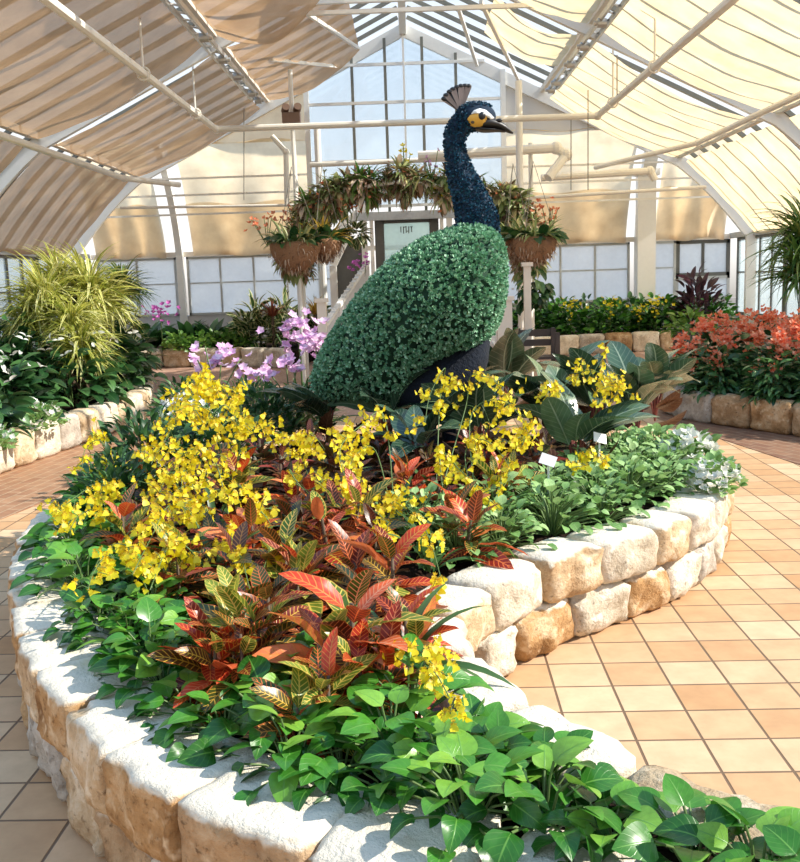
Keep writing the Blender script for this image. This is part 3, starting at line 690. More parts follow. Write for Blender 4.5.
def stone_mesh(name, w, d, h, seed, mats, r=.035, rough=.012, taper=0.0):
    """a hewn block: rounded, chipped and lumpy; front is -y"""
    nx, ny, nz = 12, 8, 7; V = {}; verts = []; faces = []
    def vid(i, j, k):
        if (i, j, k) not in V:
            p = np.array([(i / nx - .5) * w, (j / ny - .5) * d, (k / nz - .5) * h])
            if taper: p[0] *= 1 - taper * (j / ny - .5)
            inner = np.array([w / 2 - r, d / 2 - r, h / 2 - r]); q = np.clip(p, -inner, inner); e = p - q; L = np.linalg.norm(e)
            if L > 1e-9: p = q + e / L * min(L, r)
            n = Vector(p) ; s = Vector((seed * 3.1, seed * 1.7, seed * .9))
            k1 = 1.6 if j < ny / 2 else 1.0
            dv = noise.noise_vector(n * 9 + s) * rough * k1 + noise.noise_vector(n * 26 + s) * rough * .6 * k1
            if k == nz: dv.z *= .22; dv.x *= .5
            if k == 0: dv.z *= .2
            c = noise.noise(n * 5 + s * 2)
            if k == nz and j < 2 and c > .1: dv.z -= .05 * (c - .1); dv.y += .04 * (c - .1)
            verts.append(tuple(p + np.array(dv))); V[(i, j, k)] = len(verts) - 1
        return V[(i, j, k)]
    for i in range(nx):
        for j in range(ny):
            faces.append((vid(i, j, nz), vid(i + 1, j, nz), vid(i + 1, j + 1, nz), vid(i, j + 1, nz)))
            faces.append((vid(i, j, 0), vid(i, j + 1, 0), vid(i + 1, j + 1, 0), vid(i + 1, j, 0)))
    for i in range(nx):
        for k in range(nz):
            faces.append((vid(i, 0, k), vid(i + 1, 0, k), vid(i + 1, 0, k + 1), vid(i, 0, k + 1)))
            faces.append((vid(i, ny, k), vid(i, ny, k + 1), vid(i + 1, ny, k + 1), vid(i + 1, ny, k)))
    for j in range(ny):
        for k in range(nz):
            faces.append((vid(0, j, k), vid(0, j, k + 1), vid(0, j + 1, k + 1), vid(0, j + 1, k)))
            faces.append((vid(nx, j, k), vid(nx, j + 1, k), vid(nx, j + 1, k + 1), vid(nx, j, k + 1)))
    b = MB(); b.raw(verts, faces); return b.mesh(name, mats, True)
MATW = {'goldr': 'golden', 'brownr': 'brown', 'tanr': 'tan', 'creamr': 'cream', 'gold': 'golden', 'tan': 'tan', 'cream': 'cream', 'grey': 'grey', 'brown': 'brown', 'moss': 'mossy worn'}
rs = random.Random(5)
def course(P, T, I, i0, i1, z, h, lens, depth, cols, label, group, step=.02, r=.035, rough=.012, proud=0.0):
    """stones laid along the chain from index I0 to I1 (its own direction)"""
    i = i0; k = 0; made = []; n = len(P); d_ = 1 if i1 > i0 else -1
    while (i1 - i) * d_ > 6:
        w = lens[k % len(lens)]; m = int(w / step); m = min(m, abs(i1 - i)); j = i + d_ * m
        if abs(i1 - j) < 5: j = i1
        a = P[i % n]; c = P[j % n]; mid = (a + c) / 2; t = nrm(c - a) * d_; q = I[((i + j) // 2) % n]
        q = nrm(q - t * (q @ t)); W = np.linalg.norm(c - a) - .010
        col = cols[k % len(cols)]
        turn = I[j % n] - I[i % n]; tap = float(np.clip(abs(np.cross(I[i % n], I[j % n])) * depth / max(W, .1), 0, .5)) * (1 if ((c + I[j % n] * .1) - (a + I[i % n] * .1)) @ ((c - a)) < (c - a) @ (c - a) else -1)
        me = stone_mesh('stone', W, depth, h, rs.random() * 50, M['stone_' + col], r, rough, tap)
        o = link('stone_block', me); x = -t if np.cross(np.append(-t, 0), np.append(q, 0))[2] > 0 else t
        o.matrix_world = Matrix(((x[0], q[0], 0, mid[0] + q[0] * (depth / 2 - proud)), (x[1], q[1], 0, mid[1] + q[1] * (depth / 2 - proud)), (0, 0, 1, z + h / 2), (0, 0, 0, 1)))
        made.append((o, MATW[col])); i = j; k += 1
    vis = 0
    for o, cw in made:
        if in_frame(o.matrix_world.translation): tag(o, label(vis, cw), 'stone', group); vis += 1
        else: tag(o, 'stone block where the row runs on past the edge of view, ' + group, 'stone', group + ' out of view')
    return [o for o, _ in made]
HB, HT = .19, .19
iL0 = near(.9, .92); iL1 = near(-1.62, 5.95)
course(RIM, TAN, INW, iL0, iL1, HB, HT, [.36, .36, .34, .34, .37, .32, .33, .30, .35, .31], .27, ['gold', 'tan', 'gold', 'gold', 'brown', 'gold', 'tan', 'gold', 'tan'],
       lambda k, c: '%s block, %s in the top course of the curving outer wall from the near end' % (c, nth(k)), 'outer wall top stones', proud=.0, rough=.011, r=.02)
course(RIM, TAN, INW, near(.85, .97), iL1, 0, HB, [.33, .35, .30, .27, .29, .33], .27, ['tan', 'grey', 'grey', 'gold', 'grey', 'gold', 'brown'],
       lambda k, c: '%s block, %s in the bottom course of the curving outer wall from the near end' % (c, nth(k)), 'outer wall bottom stones', proud=-.012, rough=.016, r=.035)
iR0 = near(1.2, 1.4); iR1 = near(1.45, 6.3)
iT = near(.14, 2.88)
# inner wall: from the junction round the right side (runs against the chain)
course(RIM, TAN, INW, near(.13, 3.02), iR1, HB, HT, [.29, .36, .34, .36, .30, .32, .30], .25, ['tan', 'cream', 'tan', 'cream', 'tan', 'cream', 'cream'],
       lambda k, c: '%s block, %s in the top course of the sunlit inner wall from the bend' % (c, nth(k)), 'inner wall top stones', rough=.015, r=.05)
course(RIM, TAN, INW, near(.24, 3.22), iR1, 0, HB, [.25, .36, .33, .30, .29, .33], .25, ['cream', 'gold', 'cream', 'gold', 'cream', 'grey'],
       lambda k, c: '%s block, %s in the bottom course of the sunlit inner wall from the bend' % (c, nth(k)), 'inner wall bottom stones', rough=.017, r=.05, proud=-.015)
course(RIM, TAN, INW, near(.13, 3.0), near(1.3, 1.3), HB, HT, [.33, .36, .38, .62, .5], .22, ['cream', 'cream', 'cream', 'moss', 'moss'],
       lambda k, c: '%s block, %s along the top of the narrow bed tail from the bend' % (c, nth(k)), 'tail wall top stones', rough=.014, r=.045)
course(RIM, TAN, INW, near(.14, 2.9), near(1.3, 1.3), 0, HB, [.33, .36, .38, .45], .22, ['cream', 'tan', 'cream', 'moss'],
       lambda k, c: '%s block, %s along the bottom of the narrow bed tail from the bend' % (c, nth(k)), 'tail wall bottom stones', rough=.016, r=.045)

# soil mound (fills the bed up to the stones)
def soil(name, P, I, zs, off):
    n = len(P); V = []; rings = []
    for o_, z in zip(off, zs):
        rings.append([np.append(p + q * o_, z) for p, q in zip(P, I)])
    V = np.concatenate([np.array(r) for r in rings]); F = []
    for r in range(len(rings) - 1):
        for i in range(n): F.append((r * n + i, r * n + (i + 1) % n, (r + 1) * n + (i + 1) % n, (r + 1) * n + i))
    F.append(tuple((len(rings) - 1) * n + i for i in range(n)))
    b = MB(); b.raw(V, F); o = link(name, b.mesh(name, M['soil'], False)); o['kind'] = 'stuff'; tag(o, 'dark bare soil filling the raised stone bed', 'soil'); return o
step = 8
soil('soil', RIM[::step], INW[::step], [.0, .33, .37], [.275, .277, .40])
def soil_z(x, y):
    d = inside(0, (x, y)); return .35

# far beds: single stone courses and soil behind
def edge_bed(P, rev, h, lens, depth, cols, label, group, soil_poly, zs):
    R = resample(P, False); T = np.gradient(R, axis=0); T /= np.linalg.norm(T, axis=1)[:, None]
    I = np.stack([-T[:, 1], T[:, 0]], 1) * (1 if rev else -1)
    course(R, T, I, 0, len(R) - 1, 0, h, lens, depth, cols, label, group, rough=.014, r=.06)
    front = [tuple(p) for p in (R + I * .255)[::6]]
    soil_poly = front + soil_poly
    b = MB(); n = len(soil_poly); b.raw([(x, y, zs) for x, y in soil_poly] + [(x, y, 0) for x, y in soil_poly], [tuple(range(n))] + [(i, n + i, n + (i + 1) % n, (i + 1) % n) for i in range(n)])
    o = b.build('soil', M['soil']); o['kind'] = 'stuff'; tag(o, 'dark soil ' + group, 'soil')
    return R
edge_bed([(-3.55, 6.2), (-3.31, 7.54), (-3.05, 9.41), (-2.95, 10.6), (-3.3, 12.2), (-3.9, 13.6)], True, .31, [.42, .40, .38, .42, .36], .24, ['tanr', 'creamr', 'tanr', 'creamr', 'tanr', 'creamr', 'grey'],
         lambda k, c: '%s stone, %s from the near end edging the leafy left side bed' % (c, nth(k)), 'left bed edging stones',
         [(-6.1, 13.8), (-6.1, 6.2)], .26)
edge_bed([(4.6, 6.6), (3.75, 7.5), (3.27, 8.16), (3.06, 8.53), (2.75, 9.02), (2.52, 9.74), (2.75, 10.5), (3.4, 11.2), (4.4, 11.8)], False, .29, [.47, .45, .42, .40, .47, .45, .44], .24, ['grey', 'grey', 'brownr', 'goldr', 'brownr', 'goldr', 'brownr'],
         lambda k, c: '%s stone, %s from the near end edging the coral-flowered bed' % (c, nth(k)), 'right bed edging stones',
         [(6.1, 11.7), (6.1, 6.7)], .25)
edge_bed([(1.6, 16.6), (2.64, 17.1), (3.82, 17.45), (5.0, 17.5), (6.1, 17.3)], True, .36, [.5, .48, .55, .5, .52], .24, ['tanr', 'creamr', 'creamr', 'grey', 'brownr', 'creamr'],
         lambda k, c: '%s stone, %s from the door edging the bed under the right back windows' % (c, nth(k)), 'right back bed edging stones',
         [(6.1, 19.2), (1.6, 19.2)], .3)
edge_bed([(-5.9, 16.9), (-4.9, 17.3), (-3.8, 17.2), (-2.9, 16.9), (-2.1, 16.3)], True, .34, [.52, .5, .48], .24, ['tanr', 'creamr', 'creamr', 'tanr', 'creamr'],
         lambda k, c: '%s stone, %s from the corner edging the bed under the left back windows' % (c, nth(k)), 'left back bed edging stones',
         [(-1.6, 19.2), (-6.1, 19.2)], .28)
# ------------------------------------------------------------------ the peacock
PY0 = 6.3
def surf_samples(V, F, n, rng):
    V = np.array(V); F3 = []
    for f in F: F3 += [(f[0], f[k], f[k + 1]) for k in range(1, len(f) - 1)]
    F3 = np.array(F3); a, b, c = V[F3[:, 0]], V[F3[:, 1]], V[F3[:, 2]]
    N = np.cross(b - a, c - a); A = np.linalg.norm(N, axis=1) + 1e-12
    i = rng.choice(len(F3), n, p=A / A.sum()); u = rng.random((n, 2)); m = u.sum(1) > 1; u[m] = 1 - u[m]
    return a[i] + (b - a)[i] * u[:, :1] + (c - a)[i] * u[:, 1:], (N / A[:, None])[i]
def loft(T, B, dep, n=28, yoff=0.0, close=True):
    """rings between two silhouette chains (picture outline put at its distance) with a depth half-width for each ring"""
    V = []; F = []; m = len(T)
    for t, b_, d in zip(T, B, dep):
        c = (t + b_) / 2; h = (t - b_) / 2; nY = np.array([0, 1., 0])
        for k in range(n):
            a = 2 * PI * k / n; V.append(c + h * math.cos(a) + nY * (d * math.sin(a) + yoff))
    for i in range(m - 1):
        for k in range(n): F.append((i * n + k, i * n + (k + 1) % n, (i + 1) * n + (k + 1) % n, (i + 1) * n + k))
    F.append(tuple(range(n - 1, -1, -1))); F.append(tuple((m - 1) * n + k for k in range(n)))
    return V, F
def smooth_chain(P, m):
    P = np.array(P, float); s = np.linspace(0, 1, len(P)); u = np.linspace(0, 1, m)
    # Catmull-Rom on uniform parameter
    out = []
    for x in u * (len(P) - 1):
        i = min(int(x), len(P) - 2); t = x - i
        p0, p1, p2, p3 = P[max(i - 1, 0)], P[i], P[i + 1], P[min(i + 2, len(P) - 1)]
        out.append(.5 * ((2 * p1) + (p2 - p0) * t + (2 * p0 - 5 * p1 + 4 * p2 - p3) * t * t + (3 * p1 - 3 * p2 + p3 - p0) * t ** 3))
    return np.array(out)
def at0(p, Y=PY0): return aty(p[0], p[1], Y)
pc = thing('peacock_topiary', 'giant peacock sculpture with green leaf-covered body and blue neck in the flower bed', 'sculpture', (0, PY0, .37))
off = np.array([0, PY0, .37])
rngp = np.random.default_rng(3)
Tp = [(316, 382), (324, 358), (340, 329), (362, 298), (388, 269), (417, 248), (444, 236), (466, 229), (484, 231), (494, 238)]
Bp = [(321, 392), (338, 394), (366, 395), (396, 394), (420, 366), (446, 351), (475, 345), (494, 318), (500, 284), (500, 262)]
dep = [.08, .22, .36, .46, .53, .55, .52, .44, .30, .16]
m = 34
T = np.array([at0(p) for p in smooth_chain(Tp, m)]); B = np.array([at0(p) for p in smooth_chain(Bp, m)]); D = smooth_chain(np.array(dep)[:, None], m)[:, 0]
V, F = loft(T, B, D)
b = MB(); b.raw(np.array(V) - off, F); body = link('body', b.mesh('body', M['pea_body'], True), pc)
P, N = surf_samples(V, F, 9500, rngp)
VA_ = np.array(V); cen = np.array([VA_[i * 28:(i + 1) * 28].mean(0) for i in range(len(VA_) // 28)]); ref = cen[np.argmin(((P[:, None] - cen[None]) ** 2).sum(2), axis=1)]
N = N * (1 if ((P - ref) * N).sum() > 0 else -1)
fol = MB(); per = 5; LIFT = rngp.uniform(.004, .03, len(P))[:, None]
base = frame_from(N, rngp.random(len(P)) * 2 * PI)
for k in range(per):
    a = 2 * PI * k / per + rngp.normal(0, .25, len(P)); tilt = rngp.uniform(.35, 1.2, len(P))
    loc = rotm(a, tilt, rngp.normal(0, .3, len(P)))
    fol.leaves(T_SUCC, P - off + N * LIFT, base @ loc, rngp.uniform(.018, .032, len(P)), np.stack([np.clip(rngp.normal(.66, .26, len(P)), 0, 1), rngp.random(len(P))], 1))
link('foliage', fol.mesh('foliage', M['pea_leaf'], True), body)
# belly and rump below the leaves, their shade put into a blue-black colour
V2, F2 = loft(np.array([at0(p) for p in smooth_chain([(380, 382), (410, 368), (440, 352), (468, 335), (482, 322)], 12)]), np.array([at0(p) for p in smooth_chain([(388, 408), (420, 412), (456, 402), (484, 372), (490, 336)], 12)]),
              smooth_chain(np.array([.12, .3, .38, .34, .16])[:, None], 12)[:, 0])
b = MB(); b.raw(np.array(V2) - off, F2); o = link('belly', b.mesh('belly', M['pea_shade'], True), pc); o['label'] = 'underside with its shade painted blue-black'
for dx, dy in ((-.08, -.12), (.06, .14)):
    q = at0((440, 400)) + [dx, dy, 0]; b = MB(); b.tube([q - off, (q[0] - off[0], q[1] - off[1], .0)], .05, 8); b.build('leg', M['pea_shade'], pc)
# neck
NL = [(446, 246), (456, 226), (455, 204), (449, 178), (446, 155), (445, 138), (449, 124), (458, 114), (470, 108)]
NR = [(502, 268), (499, 238), (496, 214), (482, 186), (468, 160), (464, 144), (468, 133), (476, 129), (486, 127)]
m = 30
T = np.array([at0(p) for p in smooth_chain(NL, m)]); B = np.array([at0(p) for p in smooth_chain(NR, m)])
V, F = loft(T, B, np.linalg.norm(T - B, axis=1) * .46, 22)
b = MB(); b.raw(np.array(V) - off, F); neck = link('neck', b.mesh('neck', M['pea_blue_base'], True), pc)
def petals(V, F, n, parent, nm, lo, hi, mat):
    P, N = surf_samples(V, F, n, rngp); V = np.array(V)
    cen = np.array([V[i * 22:(i + 1) * 22].mean(0) for i in range(len(V) // 22)])
    ref = cen[np.argmin(((P[:, None] - cen[None]) ** 2).sum(2), axis=1)]
    N = N * (1 if ((P - ref) * N).sum() > 0 else -1)
    f = MB(); base = frame_from(N, rngp.random(n) * 2 * PI)
    f.leaves(T_PETAL, P - off, base @ rotm(rngp.random(n) * 6.3, rngp.uniform(.3, 1.0, n), 0), rngp.uniform(lo, hi, n))
    link(nm, f.mesh(nm, mat, True), parent)
petals(V, F, 6500, neck, 'plumage', .015, .025, M['pea_blue'])
# head
hc = at0((476, 117)); b = MB(); b.ball(hc - off, (.125, .088, .086), 22, 14); head = link('head', b.mesh('head', M['pea_blue_base'], True), pc)
P = []; nn = 1300; u = rngp.normal(0, 1, (nn, 3)); u /= np.linalg.norm(u, axis=1)[:, None]; P = hc + u * [.125, .088, .086]
keep = ~((u[:, 1] < -.1) & (u[:, 0] > -.45) & (u[:, 2] < .62)) & (u[:, 0] < .75) & ~((u[:, 1] > .1) & (u[:, 0] > -.45) & (u[:, 2] < .62))
f = MB(); q = u[keep] / [.125, .088, .086]
f.leaves(T_PETAL, P[keep] - off, frame_from(q, rngp.random(keep.sum()) * 6.3) @ rotm(rngp.random(keep.sum()) * 6.3, rngp.uniform(.3, .9, keep.sum()), 0), rngp.uniform(.014, .022, keep.sum()))
link('plumage', f.mesh('plumage', M['pea_blue'], True), head)
def patch(px_poly, side, mat, name, lift, parent):
    """a face marking following the head's surface, 8 mm thick; outline given on the side view"""
    pts = np.array([at0(p) for p in px_poly]); c = pts.mean(0); rings = [0, .35, .7, 1.0]; V = []; n = len(pts)
    for r in rings:
        for p in pts:
            q = c + (p - c) * r; e = (q - hc) / [.125, .088, .086]; s2 = max(.02, 1 - e[0] ** 2 - e[2] ** 2)
            V.append([q[0], hc[1] + side * (.088 * math.sqrt(s2) + lift * (1 if r < .9 else .25)), q[2]])
    F = [(a * n + i, a * n + (i + 1) % n, (a + 1) * n + (i + 1) % n, (a + 1) * n + i) for a in range(len(rings) - 1) for i in range(n)]
    b = MB(); b.raw(np.array(V) - off, F); o = link(name, b.mesh(name, mat, True), parent); return o
for sd in (-1, 1):
    k = patch([(466.5, 121), (469, 117.5), (473, 116), (480, 114), (486, 118), (486, 124), (483, 128.5), (476, 129), (470, 127.5)], sd, M['face_yellow'], 'cheek_patch', .012, head); k['label'] = 'orange-yellow cheek patch'
    k = patch([(470, 116.5), (473, 112.5), (479, 110.5), (485, 112), (490, 116), (494, 119), (490, 121), (484, 118), (477, 114.5)], sd, M['face_white'], 'brow_stripe', .014, head); k['label'] = 'white stripe over the eye'
    e = at0((480.5, 118)); b = MB(); ez = (e - hc); s2 = math.sqrt(max(.05, 1 - (ez[0] / .125) ** 2 - (ez[2] / .086) ** 2))
    b.ball((e[0] - off[0], hc[1] + sd * .088 * s2 - off[1], e[2] - off[2]), (.026, .022, .026), 14, 10); b.build('eye', M['black'], head, True)
    e = at0((472, 124)); ez = (e - hc); s2 = math.sqrt(max(.05, 1 - (ez[0] / .125) ** 2 - (ez[2] / .086) ** 2)); b = MB(); b.ball((e[0] - off[0], hc[1] + sd * (.088 * s2 + .006) - off[1], e[2] - off[2]), (.013, .01, .011)); b.build('ear_spot', M['stemb'], head, True)
# beak: upper and lower mandible with nostrils
def beak(Tq, Bq, dep, name):
    V, F = loft(np.array([at0(p) for p in smooth_chain(Tq, 12)]), np.array([at0(p) for p in smooth_chain(Bq, 12)]), smooth_chain(np.array(dep)[:, None], 12)[:, 0], 14)
    b = MB(); b.raw(np.array(V) - off, F); return link(name, b.mesh(name, M['beak'], True), head)
bk = beak([(480, 119), (488, 117.5), (496, 119.5), (504, 123.5), (510, 129), (513.5, 132.5)], [(478, 130), (488, 129.5), (496, 129.5), (504, 131.5), (510, 133.5), (513, 134)], [.075, .075, .06, .045, .025, .006], 'upper_beak')
beak([(476, 127), (486, 128), (496, 129), (505, 131)], [(474, 130.5), (484, 132.5), (496, 132), (505, 132.5)], [.06, .065, .05, .02], 'lower_beak')
for sd in (-1, 1):
    q = at0((498.5, 121.5)); b = MB(); b.ball(q + [0, sd * .045, 0] - off, (.022, .012, .012)); b.build('nostril', M['black'], head, True)
# crest: fan of thin feathers with dark tips
cb = at0((461, 112)); cr = link('crest', None, pc); cr.location = tuple(cb - off)
tips = [(444, 98.5), (446, 95), (449.5, 91.5), (453, 89), (457, 87), (461, 85.8), (465, 85.5), (468.5, 85.8)]
for i, tp in enumerate(tips):
    d = at0(tp) - cb; L = np.linalg.norm(d); ang = math.atan2(d[2], d[0]); c, s_ = math.cos(ang), math.sin(ang)
    Rm = np.array([[[s_, c, 0], [0, 0, -1], [-c, s_, 0]]]); f = MB()
    f.leaves(leaf_tpl(6, 2, lambda t: .25 + .75 * t, .26, .05, .0), np.array([[0, (-1) ** i * .006, 0]]), Rm, [L])
    f.tube([(0, 0, 0), tuple(d)], .0045, 5, 1); f.ball(tuple(d * .99), (.02, .010, .014), 8, 6, 1)
    link('feather', f.mesh('feather', [M['crest'], M['black']], True), cr)
# ------------------------------------------------------------------ plants
def mk(seed): return np.random.default_rng(seed)
def clump(rng, tpl, n, rad, hgt, L, e0, e1, stem_r=.0028, flat=1.4, roll=.35, tint=None):
    """leaves on petioles from one crown"""
    i = np.arange(n); f = (i + .5) / n; az = i * 2.39996 + rng.normal(0, .35, n); r = rad * np.sqrt(f) * rng.uniform(.8, 1.15, n)
    z = hgt * (1 - .75 * f ** flat) * rng.uniform(.8, 1.15, n); P = np.stack([r * np.cos(az), r * np.sin(az), z], 1)
    el = e0 + (e1 - e0) * f + rng.normal(0, .22, n); S = rng.uniform(L[0], L[1], n)
    fo = MB(); tt = np.stack([np.clip(1 - f * .8 + rng.normal(0, .25, n), 0, 1) if tint is None else rng.uniform(*tint, n), rng.random(n)], 1)
    h = n // 2
    fo.leaves(tpl[0], P[:h], rotm(az[:h], el[:h], rng.normal(0, roll, h)), S[:h], tt[:h]); fo.leaves(tpl[-1], P[h:], rotm(az[h:], el[h:], rng.normal(0, roll, n - h)), S[h:], tt[h:])
    st_ = MB()
    for p in P: st_.tube([(p[0] * .1, p[1] * .1, 0), (p[0] * .55, p[1] * .55, p[2] * .75), tuple(p)], stem_r, 5, cap=False)
    return fo, st_
def bush(rng, tpl, n, R, L, up=.35, droop=.0, stems=7, sr=.006, shell=.45, tint=(0, 1)):
    """leaves over a rounded crown standing on several stems; R = (rx, ry, height)"""
    u = rng.normal(0, 1, (n, 3)); u[:, 2] = np.abs(u[:, 2]); u /= np.linalg.norm(u, axis=1)[:, None]; k = rng.uniform(shell, 1, n)[:, None]
    P = u * k * np.array(R) + np.array([0, 0, R[2] * .08]); az = np.arctan2(u[:, 1], u[:, 0]) + rng.normal(0, .6, n); el = np.arcsin(np.clip(u[:, 2], -1, 1)) * .6 + up - droop + rng.normal(0, .3, n)
    fo = MB(); fo.leaves(tpl, P, rotm(az, el, rng.normal(0, .5, n)), rng.uniform(*L, n), np.stack([rng.uniform(*tint, n), rng.random(n)], 1))
    s_ = MB()
    for j in range(stems):
        q = P[rng.integers(n)]; s_.tube([(q[0] * .15, q[1] * .15, 0), (q[0] * .5, q[1] * .5, q[2] * .6), tuple(q)], [sr, sr * .8, sr * .5], 5, cap=False)
    return fo, s_
def tuft(rng, tpl, n, L, e0, e1, roll=.2, base=.02):
    az = np.arange(n) * 2.39996 + rng.normal(0, .3, n); f = rng.random(n)
    fo = MB(); fo.leaves(tpl, np.stack([np.cos(az) * base, np.sin(az) * base, np.full(n, .01)], 1), rotm(az, e0 + (e1 - e0) * f, rng.normal(0, roll, n)), rng.uniform(*L, n)); return fo
def meshes(prefix, pairs):
    """[(part name, MB, material key)] -> shared mesh data"""
    return [(nm, mb.mesh(nm, M[mk_] if isinstance(mk_, str) else [M[q] for q in mk_], True)) for nm, mb, mk_ in pairs if mb.n]
def put(name, label, cat, loc, parts, rz=0, s=1.0, group=None):
    t = thing(name, label, cat, tuple(map(float, loc)), rz, group, s)
    for nm, me in parts: link(nm, me, t)
    return t
rp = random.Random(11)
SZ = .365
def S(px, py, z=.6): p = atz(px, py, z); return (p[0], p[1], SZ)

# ---- pothos border
PO = [meshes('pothos', [(a, b_, c) for (a, b_, c) in zip(('foliage', 'petioles'), clump(mk(20 + i), (T_POTHOS, T_POTHOS2), 27 + i % 3, .15, .10 + .025 * (i % 3), (.060, .100), .5, -.5, roll=.3), ('pothos', 'stemg'))]) for i in range(7)]
PS = [meshes('pothos', [(a, b_, c) for (a, b_, c) in zip(('foliage', 'petioles'), clump(mk(40 + i), (T_POTHOS, T_OVALW), 30, .15, .14, (.06, .095), .5, -.5), ('pothos_small', 'stemg'))]) for i in range(5)]
MI = [meshes('mint', [(a, b_, c) for (a, b_, c) in zip(('foliage', 'stems'), clump(mk(60 + i), (T_OVALW, T_OVALW), 80, .18, .15, (.032, .058), .8, -.35), ('mint', 'stemg'))]) for i in range(5)]
CRL = [(352, 618, 1.15, 'large croton with bright red-orange and yellow veined leaves at the front of the bed'), (268, 600, .95, 'croton with a folded orange leaf beside the large front croton'), (208, 618, .9, 'low croton with orange net-veined leaf above the outer stones'),
       (300, 552, 1.05, 'croton with dark and yellow-veined leaves behind the front croton'), (392, 552, 1.0, 'croton with yellow-ribbed leaves under a hanging yellow spray'), (336, 505, 1.05, 'croton with salmon top leaves in the middle of the bed'),
       (252, 525, .9, 'croton half hidden under the dense yellow orchid curtain'), (236, 470, 1.0, 'croton with scarlet leaves among the yellow orchids'), (122, 512, .95, 'dark red croton with one pinkish leaf near the outer stones'),
       (176, 545, .8, 'small red croton between yellow sprays near the outer stones'), (292, 482, 1.0, 'croton with a bright orange leaf under the thin yellow spray'), (158, 462, .85, 'croton with red and lime leaves at the far outer corner'),
       (455, 500, .95, 'dull red croton below the middle yellow sprays'), (512, 468, .9, 'red croton beside a white plant tag'), (410, 470, .9, 'maroon croton in front of the large dark leaves'), (318, 655, .75, 'small dark croton low between the pothos'), (405, 600, .8, 'croton with a crimson drooping leaf at the pothos edge'),
       (240, 628, .85, 'croton with scarlet tips standing in the pothos near the outer stones'), (385, 628, .9, 'croton with broad red and lime leaves nearest the lowest yellow orchid')]
CPOS = [S(q[0], q[1], .58) for q in CRL]
pts = []
rng = mk(5)
def zone(x, y):
    i = near(x, y); d = (np.array([x, y]) - RIM[i]) @ INW[i]
    left = i < near(-1.83, 5.2)
    if d < (.30 if (not left and y > 3.0) else .27 if not left else .22): return None
    if y < 2.58 - .15 * x: return 'p' if x < 1.3 else None
    if left and d < (.50 if y < 3.6 else .45): return 'p' if y < 3.3 else 's'
    if not left and x > -.1 and i > near(1.62, 5.95) and d < (.72 if y > 3.4 else .42): return 'm' if y > 3.15 else 'p'
    if y > 5.6: return None
    return 'c'
tries = 0; Z = {'p': [], 's': [], 'm': [], 'c': []}
MIN = {'p': .108, 's': .165, 'm': .165, 'c': .235}
for _ in range(14000):
    x, y = rng.uniform(-2, 1.8), rng.uniform(.9, 5.8); z = zone(x, y)
    if z is None or (z in 'ps' and any((x - p[0]) ** 2 + (y - p[1]) ** 2 < .12 ** 2 for p in CPOS)): continue
    if all((x - a) ** 2 + (y - c) ** 2 > max(MIN[z], MIN[z2]) ** 2 * (.8 if z != z2 else 1) for z2 in Z for a, c in Z[z2]): Z[z].append((x, y))
Z['p'].sort(key=lambda q: q[1]); Z['s'].sort(key=lambda q: q[1]); Z['m'].sort(key=lambda q: q[1])
for k, (x, y) in enumerate(Z['p']):
    i = near(x, y); d = (np.array([x, y]) - RIM[i]) @ INW[i]
    lab, g = ('glossy heart-leaved pothos in the bed tail at the lower edge, mixed with its neighbours', 'pothos filling the tail of the bed') if y < 2.3 else ('glossy heart-leaved pothos at the foot of the red crotons, near the outer stones', 'pothos below the crotons')
    put('pothos', lab, 'plant', (x, y, SZ - .02), PO[k % 7], rp.uniform(0, 6.3), rp.uniform(.85, 1.1), g)
for k, (x, y) in enumerate(Z['s']):
    put('pothos', 'small-leaved green pothos along the far part of the curving outer stones', 'plant', (x, y, SZ - .02), PS[k % 5], rp.uniform(0, 6.3), rp.uniform(.85, 1.15), 'small pothos along the outer stones')
for k, (x, y) in enumerate(Z['m']):
    put('leafy_groundcover', 'soft light green leafy plant along the sunlit inner stone wall', 'plant', (x, y, SZ - .02), MI[k % 5], rp.uniform(0, 6.3), rp.uniform(.9, 1.25), 'light green plants along the inner wall')
# white flowers at the right end of the border
def blooms(rng, P, L, per=5, tpl=T_PETAL, el=(.1, .6)):
    b = MB()
    for p in P:
        a = np.arange(per) * 2 * PI / per + rng.random() * 6; t = rng.uniform(-.5, .5)
        b.leaves(tpl, np.tile(p, (per, 1)), frame_from(np.tile(nrm(np.array([rng.normal(0, .5), -.5 + rng.normal(0, .4), .8])), (per, 1)), np.zeros(per)) @ rotm(a, rng.uniform(*el, per), 0), rng.uniform(*L, per))
    return b
def flower_mound(rng, n, R, L, leafmat, petmat, leaf=T_OVALW, nl=120, LL=(.05, .08), per=5, top=1.0):
    fo, sm = bush(rng, leaf, nl, R, LL)
    u = rng.normal(0, 1, (n, 3)); u[:, 2] = np.abs(u[:, 2]) + .25; u[:, 1] -= .25; u /= np.linalg.norm(u, axis=1)[:, None]
    return [('foliage', fo, leafmat), ('stems', sm, 'stemg'), ('blossoms', blooms(rng, u * np.array(R) * top, L, per), petmat)]
for k, (px, py, s, lb) in enumerate([(688, 440, 1.0, 'white-flowered plant at the far end of the inner wall, taller one'), (716, 462, .8, 'white-flowered plant spilling over the last top stone of the inner wall')]):
    put('white_flower_plant', lb, 'plant', S(px, py, .52), meshes('w', flower_mound(mk(80 + k), 60, (.17, .15, .2), (.030, .045), 'mint', 'whitefl')), 0, s)

